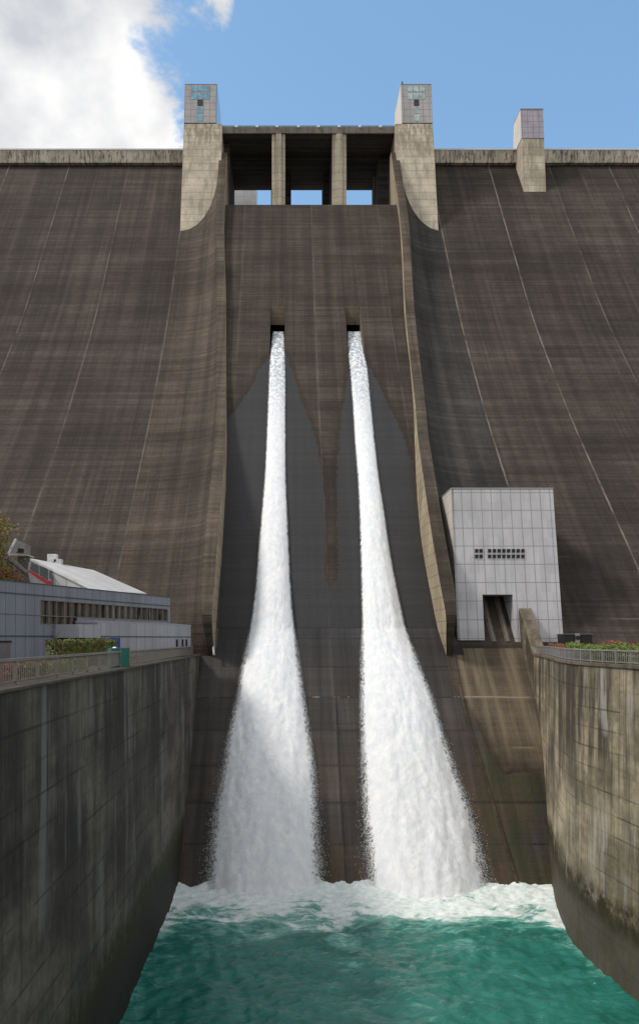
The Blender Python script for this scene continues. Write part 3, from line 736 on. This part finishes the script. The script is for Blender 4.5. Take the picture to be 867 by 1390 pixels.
fbox(-40,sw0,TZ,RZ,-.4,0); fbox(sw0,s_end,zw1,RZ,-.4,0); fbox(sw0,sw1,TZ,zwl,-.4,0); fbox(sw1,s_end,TZ,zw0,-.4,0); fbox(sw2,s_end,zw0,zw1,-.4,0)
mb.build('wall', M['centre'], vc)
mb = MB(); fbox(-40,s_end,TZ,RZ-.3,-14,-13.6); fbox(s_end-.4,s_end,TZ,RZ-.3,-13.6,-.41); mb.build('wall', M['centre'], vc)
mb = MB(); fbox(-40,s_end,RZ-.35,RZ-.05,-13.6,-.41); mb.build('roof', M['flat'], vc)
mb = MB(); fbox(-40,s_end+.05,CZ+3.78,CZ+3.88,0,.05); fbox(-40,sw1+10,CZ+.22,CZ+.34,0,.05); fbox(-40,sw0,CZ+2.05,CZ+2.1,0,.02); fbox(-40,s_end+.1,RZ,RZ+.08,-.45,.06); mb.build('trim', M['teal'], vc)
mb = MB(); fbox(sw0,sw1,zwl,zw1,-.3,-.22); fbox(sw1,sw2,zw0,zw1,-.3,-.22); wnd = mb.build('strip_window', M['room'], vc)
mb = MB(); k = sw0
while k < sw2:
    z0_ = zwl if k < sw1 else zw0
    fbox(k,k+.07,z0_,zw1,-.22,.03); k += 1.15
fbox(sw0,sw1,zw0,zw0+.07,-.22,.02); fbox(sw0,sw2,zw1-.08,zw1,-.22,.02); fbox(sw0,sw1,zwl,zwl+.08,-.22,.03); fbox(sw1,sw2,zw0,zw0+.08,-.22,.035)
mb.build('frame', M['steel'], wnd)
mb = MB(); s14 = onplane(14); fbox(s14-5,s14,TZ,CZ-.02-.25,0,.05); dr = mb.build('roller_door', M['door'], vc)
mb = MB(); fbox(s14-5.1,s14+.1,CZ-.25,CZ-.1,0,.1); mb.build('frame', M['black'], dr)
# annex
an = empty('annex', (-14.5,85,TZ), 'low pale grey annex with flat roof below the strip window', 'building')
OA = 2.4; a1, a2 = onplane(133,OA), onplane(237,OA); AZ = CZ+1.55
c1 = fac(a1,0,OA); c2 = fac(a2,0,OA); c3_ = Vector((-11.9+.6,96.0,0)); c4 = fac(a2+9,0,-.2); c0 = fac(a1,0,.06)
def ring(z): return [Vector((p.x,p.y,z)) for p in (c0,c1,c2,c3_,c4)]
mb = MB(); mb.prism(ring(TZ),(0,0,AZ-TZ)); mb.build('wall', M['centre2'], an)
mb = MB(); cen = sum((p for p in ring(0)), Vector())/5; mb.prism([Vector((p.x+(p.x-cen.x)*.012,p.y+(p.y-cen.y)*.012,AZ)) for p in ring(0)],(0,0,.18)); mb.build('roof', M['flat'], an)
mb = MB(); mb.bar(Vector((c1.x,c1.y,CZ+.28))+NRM*.03,Vector((c2.x,c2.y,CZ+.28))+NRM*.03,.06,.1); mb.bar(Vector((c2.x+.02,c2.y,CZ+.28)),Vector((c3_.x+.02,c3_.y,CZ+.28)),.06,.1); mb.build('trim', M['teal'], an)
mb = MB(); s0_ = onplane(104,OA); mb.hexa([fac(s0_,CZ+.15,OA+.3),fac(a1,CZ+.15,OA+.3),fac(a1,CZ+.15,.06),fac(s0_,CZ+.15,.06)],[fac(s0_,CZ+1.35,OA+.3),fac(a1,CZ+1.35,OA+.3),fac(a1,CZ+1.35,.06),fac(s0_,CZ+1.35,.06)]); mb.build('canopy', M['centre2'], an)
mb = MB(); fbox(s0_+.3,a1-.1,TZ,CZ+.14,.1,.4); mb.build('entrance', M['black'], an)
for pa_,pb_ in ((149,163),):
    s0__, s1__ = onplane(pa_,OA+.06), onplane(pb_,OA+.06); mb = MB(); fbox(s0__,s1__,TZ,CZ+.15,OA+.02,OA+.1); mb.build('blue_panel', M['blue'], an)
dsd = (c3_-c2).normalized()
for k in (.08,.42,.66):
    p = c2+dsd*(c3_-c2).length*k; q = p+dsd*.9; o = Vector((.05,-.01,0)); mb = MB()
    mb.hexa([Vector((p.x,p.y,TZ+.2))+o*.5,Vector((q.x,q.y,TZ+.2))+o*.5,Vector((q.x,q.y,TZ+.2))-o,Vector((p.x,p.y,TZ+.2))-o],[Vector((p.x,p.y,CZ-.0))+o*.5,Vector((q.x,q.y,CZ-.0))+o*.5,Vector((q.x,q.y,CZ-.0))-o,Vector((p.x,p.y,CZ-.0))-o]); mb.build('door', M['glass_d'], an)
# station roof behind
stn = empty('incline_station', (-22,90,RZ-3), 'white sloping metal roof of the incline station behind the centre', 'station')
A_, B_, C_, D_ = P(41.5,757.9,90), P(128,774,101), P(199,805.5,99), P(131.5,801.1,84)
mb = MB(); mb.prism([A_,D_,C_,B_],(0,0,-.25)); mb.build('roof', M['roofw'], stn)
g1, g2 = P(69,770,88), P(131,801.1,84.2)
mb = MB(); mb.prism([g1+Vector((.1,.2,-.4)), g2+Vector((.1,.2,-.3)), Vector((g2.x,g2.y+.2,RZ-2)), Vector((g1.x+.1,g1.y+.2,RZ-2))],(-.1,.3,0)); mb.build('gable_wall', M['gable'], stn)
for (px,py,w,h,mt) in ((72,760,1.1,1.3,'white'),(77.5,765,1.3,1.0,'steel_l')):
    q = P(px,py,95); u_ = MB(); u_.box(q.x-w/2,q.x+w/2,q.y-.4,q.y+.4,q.z-1.3,q.z+h/2); u_.tube((q.x,q.y-.42,q.z-.1),(q.x,q.y-.5,q.z-.1),.3); 
    tag(u_.build('ventilation_unit', M[mt], bevel=.04), 'white boxy ventilation unit on the station roof' if mt=='white' else 'pale rounded ventilation unit beside the boxy one on the station roof', 'vent unit')
# incline car
car = empty('incline_car', (-31,87,CZ+5), 'red-striped grey incline railway car under the station roof', 'railway car')
def quad(pxs, d, th, name, mat, par, dz=0):
    mb = MB(); mb.prism([P(x,y,d) for x,y in pxs], (0,th,0)); return mb.build(name, mat, par)
quad([(40,762),(66,774.5),(70,779),(70,812),(45,812),(38,774)], 87.5, 2.4, 'body', M['galv'], car)
quad([(43,763.5),(52,767.3),(52.3,779.5),(41,773)], 87.4, .06, 'window', M['glass_d'], car)
quad([(54,768.2),(65,773.2),(65,787.2),(54.3,780.7)], 87.4, .06, 'window', M['glass_d'], car)
quad([(39,773.2),(65.5,788.2),(70,788.4),(70,793),(64,793),(39,776)], 87.38, .08, 'red_stripe', M['red'], car)
quad([(67.3,776),(69.5,777.2),(69.5,786),(67.3,785.6)], 87.37, .06, 'door', M['glass_d'], car)
# incline track frames at far left
it = empty('incline_track', (-34,89,CZ+5), 'rusty steel rails and ladder beams rising to the left behind the roof', 'track')
for dy in (0,5,11,17,26):
    mb = MB(); mb.bar(P(-60,697+dy,90+dy*.08),P(38,777+dy,90+dy*.08),.16 if dy else .25); mb.build('rail', M['steel'] if dy%2 else M['galv'], it)
mb = MB()
for k in range(12): mb.bar(P(-40+k*6.5,713+k*5.3,90),P(-44+k*6.5,735+k*5.3,91.5),.12)
mb.build('cross_ties', M['steel'], it)
sh = empty('track_shelter', (-32,92,CZ+9), 'small dark glazed shelter with a slanting pale beam beside the track', 'shelter')
mb = MB(); mb.bar(P(11.5,752,91),P(22,731.5,91),.22); mb.build('slanting_beam', M['white'], sh)
quad([(22,733),(35,738),(34,752),(14,752)], 91.6, 2, 'glazing', M['galv'], sh)
quad([(25,744),(33,745),(32.5,750.5),(24,750.5)], 91.5, .05, 'window', M['black'], sh)
quad([(11,752),(37,752.5),(37,754),(11,753.8)], 91.2, 2.6, 'platform', M['steel_l'], sh)
quad([(24,754),(40,754),(40,790),(26,790)], 92.4, 1, 'support_wall', M['steel'], sh)

# hedges, shrubs and small things on the left terrace
hedge('hedge','tall clipped green hedge with reddish tips before the annex','hedge',(-15.7,54.5),(-14.5,66.5),1.3,1.9,TZ+.02,M['leaf_g'],9000,.085)
hedge('shrub_bed','reddish brown shrub bed behind the left railing','shrubs',(-12.4,26),(-12.6,41),.9,.85,TZ+.02,M['leaf_r'],6000,.06)
hedge('shrub_bed','round yellow-green shrubs behind the left railing, next to the reddish bed','shrubs',(-12.5,37),(-12.9,50),1.2,.75,TZ+.02,M['leaf_y'],4500,.07)
hedge('low_hedge','low green strip hedge along the far left railing','hedge',(-12.2,58),(-11.75,90),.5,.6,TZ+.02,M['leaf_g'],4500,.07)
gs = empty('green_screen', (-12.6,53,TZ), 'green mesh covered enclosure behind the left railing', 'screen')
q0, q1 = P(151,905,53), P(176,905,55); mb = MB(); mb.prism([Vector((q0.x,q0.y,TZ)),Vector((q1.x,q1.y,TZ)),Vector((q1.x,q1.y,TZ+1.42)),Vector((q0.x,q0.y,TZ+1.42))],(-.4,.8,0)); mb.build('mesh_sheet', M['green'], gs)
for q in (q0,q1,q0.lerp(q1,.5)):
    mb = MB(); mb.tube((q.x,q.y-.04,TZ),(q.x,q.y-.04,TZ+1.5),.03); mb.build('post', M['steel'], gs)
sg = empty('water_butt', (-13,60,TZ), 'small white conical topped drum behind the green enclosure', 'drum')
mb = MB(); mb.tube((-12.75,60,TZ),(-12.75,60,TZ+1.15),.3,.3,14); mb.build('drum', M['white'], sg); mb = MB(); mb.tube((-12.75,60,TZ+1.15),(-12.75,60,TZ+1.45),.42,.08,14); mb.build('lid', M['white'], sg)
# bare sapling in front of the centre
def tree(name, loc, h, cr, label, mat, nl, ls, seed, lean=0):
    random.seed(seed); t = empty(name, loc, label, 'tree'); L = Vector(loc); tk = MB(); lf = MB()
    tk.tube(L, L+Vector((lean,0,h*.6)), h*.022+.03, h*.012+.015)
    for k in range(9):
        a = k*2.4; b0 = L+Vector((lean*.6,0,h*(.3+.05*k))); e = b0+Vector((math.cos(a)*cr*.8,math.sin(a)*cr*.8,h*.22))
        tk.tube(b0,e,h*.008+.01,.01,5)
    tk.build('trunk', M['bark'], t)
    for k in range(nl):
        c = L+Vector((lean+random.gauss(0,.5)*cr, random.gauss(0,.5)*cr, h*random.uniform(.42,1.0)))
        for _ in range(14):
            p = c+Vector((random.gauss(0,.16),random.gauss(0,.16),random.gauss(0,.12)))*cr; d1 = Vector((random.gauss(0,1),random.gauss(0,1),random.gauss(0,.6))).normalized(); d2 = d1.orthogonal().normalized(); r = ls*random.uniform(.6,1.3)
            lf.add([p-d1*r,p+d2*r*.55,p+d1*r,p-d2*r*.55],[(0,1,2,3)])
    if nl: lf.build('crown', mat, t)
    return t
tree('autumn_tree',(-33.0,86,TZ),15.2,2.9,'autumn tree with green and orange leaves at the left edge','' or M['leaf_o'],900,.17,3)
tree('autumn_tree',(-29.6,86.5,TZ),9.2,1.9,'lower orange tree top peeping over the centre roof',M['leaf_r'],120,.14,5)
random.seed(11)
sap = empty('bare_sapling',(-14.9,52,TZ),'thin bare sapling in front of the clipped hedge','tree')
mb = MB(); mb.tube((-14.9,52,TZ),(-14.9,52,TZ+3.3),.05,.015,6); mb.build('trunk', M['bark'], sap)
for k in range(7):
    mb = MB(); z_ = TZ+1.3+k*.28; a = k*2.2; mb.tube((-14.9,52,z_),(-14.9+math.cos(a)*.4,52+math.sin(a)*.4,z_+.45),.018,.006,5); mb.build('branch', M['bark'], sap)

# right terrace planting and cabinets
def rh(name,label,d0,d1,off,w,h,mat,n,ls):
    mb = MB()
    for _ in range(n):
        d = random.uniform(d0,d1); q = random.uniform(-1,1); hh_ = random.uniform(0,1)
        if random.random() < .6: hh_ = random.uniform(.8,1.05)
        bump = 1+.3*noise.noise(Vector((d*.7,q*.8,off)))
        p = Vector((xr(d)+off+q*w/2, d, TZ+hh_*h*bump)); d1_ = Vector((random.gauss(0,1),random.gauss(0,1),random.gauss(0,1))).normalized(); d2_ = d1_.orthogonal(); d2_.normalize(); r = ls*random.uniform(.6,1.4)
        mb.add([p-d1_*r,p+d2_*r*.6,p+d1_*r,p-d2_*r*.6],[(0,1,2,3)])
    tag(mb.build(name, mat), label, 'shrubs')
rh('shrub_bed','low red shrubs behind the right railing below the hoist house',80,97,2.6,1.8,1.35,M['leaf_r'],5000,.09)
rh('shrub_bed','bright yellow-green shrubs behind the right railing',57,80,2.2,1.8,1.4,M['leaf_y'],9000,.09)
rh('shrub_bed','dark red shrubs at the right edge, behind the yellow-green ones',48,72,4.2,1.8,1.55,M['leaf_r'],7000,.09)
rh('shrub_bed','low green ground shrubs right against the right railing',55,95,1.1,.7,.7,M['leaf_g'],7000,.07)
for i_, (pa_,pb_) in enumerate(((764.5,779),(788.5,803.5))):
    cb = empty('dark_cabinet', (37,101,TZ), 'dark brown cabinet at the dam foot, '+('touching the hoist house' if i_ == 0 else 'farther from the hoist house'), 'cabinet', 'dark cabinets beside the hoist house')
    xa, xb = (pa_-VX)*100.2/F, (pb_-VX)*100.2/F
    mb = MB(); mb.box(xa,xb,100.2,102.5,TZ,CZ+.62); mb.build('case', M['black'], cb, bevel=.03)
    mb = MB(); mb.box(xa-.05,xb+.05,100.1,102.6,CZ+.62,CZ+.72); mb.build('lid', M['door'], cb)
vp = empty('valve_post', ((784-VX)*100.2/F,100.4,TZ), 'grey post with round handwheel between the two dark cabinets', 'valve')
xv = (784-VX)*100.2/F; mb = MB(); mb.box(xv-.3,xv+.3,100.3,100.7,TZ,CZ+.75); mb.build('post', M['galv'], vp, bevel=.03); mb = MB(); mb.tube((xv,100.2,CZ+.2),(xv,100.28,CZ+.2),.28,.28,16); mb.build('handwheel', M['black'], vp)

# pipe at the foot of the left guide wall
pp = MB(); pts = [P(286,846,103),P(288.5,868,101),P(290.5,889,99.2)]
for a,b in zip(pts,pts[1:]): pp.tube(a,b,.13,.13,8)
tag(pp.build('drain_pipe', M['steel_l'], None, True), 'thin pale pipe at the foot of the left guide wall', 'pipe')

# ------------------------------------------------------------------ water
def jetmat():
    m = NT('white_water'); x,y,z = m.xyz()
    st = m.noise(m.scaled(1.3,1.3,.10),1.0,5,.65,.3); cells = m.noise(m.scaled(2.6,2.6,1.0),2.0,6,.75,.8)
    e = m.attr('edge'); up = m.attr('up')
    col = m.mix(m.ramp(st,.35,.7), (.74,.77,.81), (.88,.885,.89))
    col = m.mix(m.math('MULTIPLY', m.ramp(up,.0,1.0), m.ramp(m.noise(m.scaled(2.0,2.0,.03,(3,3,3)),1,3,.55),.42,.6)), col, (.30,.37,.43))
    tr_ = m.n('ShaderNodeBsdfTransparent'); mx = m.n('ShaderNodeMixShader')
    net = m.noise(m.scaled(2.0,2.0,.9),1.5,6,.75,1.2)
    a = m.math('ADD', e, m.math('MULTIPLY', m.math('SUBTRACT', net,.5), 3.0))
    a = m.ramp(a,.05,.5)
    def thread(off, sc):
        q = m.noise(m.scaled(sc,sc,sc*.55,off),1,4,.6,1.0); q = m.math('ABSOLUTE', m.math('SUBTRACT', q,.5)); return m.ramp(q,.006,.035,1,0)
    th = m.math('MAXIMUM', thread((0,0,0),1.6), thread((9,3,5),2.3))
    th = m.math('MULTIPLY', th, m.ramp(e,-.75,.25,.0,.9))
    a = m.math('MAXIMUM', a, th)
    vr = m.vor(m.scaled(1.9,1.9,1.5), 1.0, 'SMOOTH_F1')
    h = m.math('ADD', m.math('ADD', m.math('MULTIPLY',cells,1.0), m.math('MULTIPLY',st,.5)), m.math('MULTIPLY', vr, .35))
    m.bump(h, .6, .2)
    m.set(m.b.inputs['Subsurface Weight'], 0.0)
    m.fin(col, .45, .3)
    m.set(mx.inputs[0], a); m.t.links.new(tr_.outputs[0], mx.inputs[1]); m.t.links.new(m.b.outputs[0], mx.inputs[2]); m.t.links.new(mx.outputs[0], m.out.inputs[0])
    return m.m
M['jet'] = jetmat()
M['drop'] = plain('spray_drops', (.80,.81,.82), .5, .3, 0, .05)
JL = [(450,370.5,384.5),(460,369.5,385.5),(480,367.5,386.2),(500,366,387),(550,364,387),(600,362,387),(650,359.5,387.5),(700,355.5,389.5),(750,351,391.5),(800,347,394),(850,340.5,398.5),(900,331,405),(950,322,412),(1000,311,419),(1050,303,425),(1100,294,427),(1150,289,430),(1205,286,432),(1225,284,433)]
JR = [(450,472,489.5),(460,472,490.5),(480,473,493.5),(500,475,498),(550,479,503),(600,482,508),(650,486,514),(700,488.3,521.5),(750,489.8,529),(800,490.8,538.5),(850,491.8,549.5),(900,491.3,567),(950,491,586),(1000,492.3,601),(1050,494,618),(1100,497,636),(1150,502,648),(1205,505,658),(1225,505,661)]
def dface(y):
    return D0/(rsp(y) if y < 852 else rmain(y))
def jet(tab, label, seed):
    t = empty('water_jet', P((tab[-2][1]+tab[-2][2])/2, 1205, 80), label, 'water jet', 'water jets down the spillway')
    L = [(a,b) for a,b,c in tab]; R = [(a,c) for a,b,c in tab]
    mb = MB(); rows = []; E = []; UPA = []; ny, nx = 520, 56
    for j in range(ny+1):
        y = 450+(1222-450)*(j/ny); l, r = interp(L,y), interp(R,y); h = .5+2.0*(y-441)/760; w = (r-l)
        if y < 484:
            dn = dspill(NOT[0][2])+.8; dbase = dn+(dface(484)-.1-dn)*(y-441)/43
        else: dbase = dface(y)-.25
        m_ = (5.5+3.5*max(0,min(1,(y-950)/200))) if y > 845 else (1.2+ (y-441)/400*1.0)
        m_ = min(m_, w*.1) if y < 845 else m_*min(1,(y-845)/60+.3)
        row = []
        for i in range(nx+1):
            u = i/nx*2-1; px = (l-m_)+(w+2*m_)*i/nx
            prof = (1-abs(u)**2.6)
            d = dbase-h*prof
            px2 = px; q = P(px2,y,d)
            amp = .03+.11*min(1,max(0,(y-600)/500))
            nz = noise.fractal(Vector((q.x*.75, q.z*.20+seed, q.y*.05)), 1.0, 2.0, 4)*amp*1.6+noise.fractal(Vector((q.x*1.6, q.z*.9+seed, 5)), 1.0, 2.0, 4)*amp*.8
            q.y -= nz*prof**.5; row.append(q)
            ed = min(px-(l-m_), (r+m_)-px); E.append(min(1.6,(ed/max(2*m_,.1))*1.5-.75)); UPA.append(max(0,min(1,(600-y)/150)))
        rows.append(row)
    mb.grid(rows); mb.build('water_sheet', M['jet'], t, True, {'edge':E,'up':UPA})
    # spray: small drops and threads along both edges
    random.seed(seed); sp_ = MB()
    for _ in range(6000):
        y = 850+360*random.random()**.7; l, r = interp(L,y), interp(R,y); g = abs(random.gauss(0,1))*(1.2+6.5*((y-850)/360)**1.2)
        side = random.random() < .5; px = (l-g+2.5) if side else (r+g-2.5)
        if random.random() < .15: px = random.uniform(l,r)
        d = dface(y)-random.uniform(.3,2.4); p = P(px,y,d); r_ = random.uniform(.007,.016)*(1.2 if y > 1100 else 1); ln = r_*random.uniform(1.5,5)
        dx = Vector(((-1 if side else 1)*random.uniform(0,.5),-.2,-1)).normalized()*ln if random.random()<.8 else Vector((random.uniform(-1,1),0,random.uniform(-.3,.6))).normalized()*ln
        a = Vector((1,0,0))*r_; b = Vector((0,1,0))*r_
        sp_.add([p-dx, p+a, p+b, p-a, p-b, p+dx],[(0,1,2),(0,2,3),(0,3,4),(0,4,1),(5,2,1),(5,3,2),(5,4,3),(5,1,4)])
    s = sp_.build('spray', M['drop'], t); s['kind'] = 'stuff'
    return t
jet(JL,'left white water jet falling from the left outlet, nearly upright',3)
jet(JR,'right white water jet falling from the right outlet, spreading to the right',17)

# basin water
def watermat():
    m = NT('basin_water'); x,y,z = m.xyz()
    warp = m.noise(m.scaled(1,1,1),.22,3,.6)
    n1 = m.noise(m.scaled(.22,.42,0),1.0,8,.68,2.2); n2 = m.noise(m.scaled(.12,.2,0,(4,4,0)),1,4,.6,.6)
    f = m.attr('foam')
    a = m.math('ADD', f, m.math('MULTIPLY', m.math('SUBTRACT', n1,.5), 3.0)); a = m.math('ADD', a, m.math('MULTIPLY', m.math('SUBTRACT', n2,.5), 3.2))
    fm = m.ramp(a,.30,.78)
    deep = m.mix(m.ramp(n2,.35,.65), (.010,.135,.10), (.026,.20,.155))
    deep = m.mix(m.ramp(a,-.3,.5), deep, (.16,.42,.35))
    foam = m.mix(m.ramp(m.noise(m.scaled(.8,1.2,0),2.0,6,.7,.8),.35,.65), (.58,.70,.67), (.86,.88,.87))
    col = m.mix(fm, deep, foam)
    hgt = m.math('ADD', m.noise(m.scaled(.8,1.3,.5),1.2,6,.65,.8), m.math('MULTIPLY', fm,.5))
    m.bump(hgt, .55, .35)
    return m.fin(col, m.ramp(fm,0,1,.12,.6), .5)
M['water'] = watermat()
mb = MB(); rows = []; FA = []
NX, NY = 170, 330
for j in range(NY+1):
    d = 6+ (81.5-6)*(j/NY)**.8; row = []
    for i in range(NX+1):
        x = -10.9+ (xr(d)+.4+10.9)*i/NX
        px = VX+x*F/d; 
        toe = max(0, 1-(80.5-d)/7.5)          # churned toe
        a = noise.fractal(Vector((x*.25,d*.35,1.3)),1,2,5)*.28 + noise.fractal(Vector((x*.9,d*1.1,4)),1,2,4)*.16
        a += toe*(.25+.55*abs(noise.fractal(Vector((x*.45,d*.8,9)),1,2,5)))
        jetw = math.exp(-((x+2.0)/5.5)**2)+math.exp(-((x-14.5)/7)**2)
        a += toe*.30*jetw
        row.append((x,d,a))
        fo = -.66+ 1.9*max(0,min(1,(d-63.5)/14))**1.15+.25*jetw*max(0,min(1,(d-60)/15))
        ed = min(x+10.6, xr(d)-x); fo += .65*max(0,1-ed/2.2)*max(0,min(1,(d-45)/20))
        cen = math.exp(-((x-4.6)/1.6)**2); fo += cen*.5*max(0,min(1,(d-55)/10))
        FA.append(fo)
    rows.append(row)
mb.grid(rows); struct(mb.build('basin_water', M['water'], None, True, {'foam':FA}))

# ------------------------------------------------------------------ world, sun, camera
w = bpy.data.worlds.new('World'); S.world = w; w.use_nodes = True; nt = w.node_tree; nt.nodes.clear()
SUN = Vector((-.63,-.11,.75)).normalized()
el = math.asin(SUN.z); az = math.atan2(SUN.x, SUN.y)
out = nt.nodes.new('ShaderNodeOutputWorld'); bg = nt.nodes.new('ShaderNodeBackground'); sky = nt.nodes.new('ShaderNodeTexSky')
sky.sky_type = 'NISHITA'; sky.sun_disc = False; sky.sun_elevation = el; sky.sun_rotation = az; sky.altitude = 300; sky.air_density = 1.0; sky.dust_density = 1.0; sky.ozone_density = 1.5
def N(t, **k):
    nd = nt.nodes.new(t)
    for a,v in k.items(): setattr(nd,a,v)
    return nd
tc = N('ShaderNodeTexCoord'); sx = N('ShaderNodeSeparateXYZ'); nt.links.new(tc.outputs['Generated'], sx.inputs[0])
nz = N('ShaderNodeTexNoise'); nz.inputs['Scale'].default_value = 8.0; nz.inputs['Detail'].default_value = 9; nz.inputs['Roughness'].default_value = .62; nz.inputs['Distortion'].default_value = .25
mp = N('ShaderNodeMapping'); mp.inputs['Location'].default_value = (3.3,.9,2.1); mp.inputs['Scale'].default_value = (1,1,1.2); nt.links.new(tc.outputs['Generated'], mp.inputs[0]); nt.links.new(mp.outputs[0], nz.inputs['Vector'])
def MA(op,a,b,cl=False):
    nd = N('ShaderNodeMath', operation=op, use_clamp=cl)
    for i,v in enumerate((a,b)):
        if isinstance(v,(int,float)): nd.inputs[i].default_value = v
        else: nt.links.new(v, nd.inputs[i])
    return nd.outputs[0]
bias = MA('MULTIPLY', MA('ADD', MA('MULTIPLY', sx.outputs[0], -1), -.105), 3.2)
bias = MA('MINIMUM', bias, .19)
bk = MA('MULTIPLY', MA('ADD', MA('MULTIPLY', sx.outputs[1], -1), .35), 1.2); bias = MA('MAXIMUM', bias, MA('MINIMUM', bk, .2))  # unseen clouds added behind the camera to whiten the ambient light
vd = N('ShaderNodeVectorMath', operation='DISTANCE'); nt.links.new(tc.outputs['Generated'], vd.inputs[0]); vd.inputs[1].default_value = (-.0626,.783,.6186)
bias = MA('ADD', bias, MA('MULTIPLY', MA('SUBTRACT', .042, vd.outputs['Value'], True), 4.5))
v = MA('ADD', MA('ADD', nz.outputs[0], -.46), bias)
mr = N('ShaderNodeMapRange', interpolation_type='SMOOTHSTEP'); nt.links.new(v, mr.inputs[0]); mr.inputs[1].default_value = -.01; mr.inputs[2].default_value = .12
nz2 = N('ShaderNodeTexNoise'); nz2.inputs['Scale'].default_value = 9; nz2.inputs['Detail'].default_value = 6; nt.links.new(mp.outputs[0], nz2.inputs['Vector'])
cr = N('ShaderNodeMix', data_type='RGBA'); c2_ = N('ShaderNodeMapRange'); nt.links.new(nz2.outputs[0], c2_.inputs[0]); c2_.inputs[1].default_value = .36; c2_.inputs[2].default_value = .6; nt.links.new(c2_.outputs[0], cr.inputs[0]); cr.inputs[6].default_value = (3.6,3.75,4.0,1); cr.inputs[7].default_value = (6.0,5.95,5.9,1)
mx = N('ShaderNodeMix', data_type='RGBA'); nt.links.new(mr.outputs[0], mx.inputs[0]); hz = N('ShaderNodeMix', data_type='RGBA', blend_type='ADD'); hz.inputs[0].default_value = 1.0; nt.links.new(sky.outputs[0], hz.inputs[6]); hz.inputs[7].default_value = (.34,.86,1.25,1)
nt.links.new(hz.outputs[2], mx.inputs[6]); nt.links.new(cr.outputs[2], mx.inputs[7])
nt.links.new(mx.outputs[2], bg.inputs[0]); bg.inputs[1].default_value = .15; nt.links.new(bg.outputs[0], out.inputs[0])
sl = bpy.data.lights.new('sun','SUN'); sl.energy = 2.3; sl.angle = math.radians(10); sl.color = (1,.94,.86)
so = bpy.data.objects.new('sun', sl); COL.objects.link(so); so.rotation_euler = (-SUN).to_track_quat('-Z','Y').to_euler()
cam = bpy.data.cameras.new('camera'); co = bpy.data.objects.new('camera', cam); COL.objects.link(co); S.camera = co
co.location = (0,0,CZ); co.rotation_euler = (math.radians(90),0,0)
cam.sensor_fit = 'AUTO'; cam.sensor_width = 36; cam.lens = F/1390*36
cam.shift_x = (433.5-VX)/1390; cam.shift_y = (VY-695)/1390; cam.clip_start = .5; cam.clip_end = 6000
S.view_settings.view_transform = 'Standard'; S.view_settings.look = 'None'; S.view_settings.gamma = 1; S.view_settings.exposure = 0.2
S.render.resolution_x = 638; S.render.resolution_y = 1024
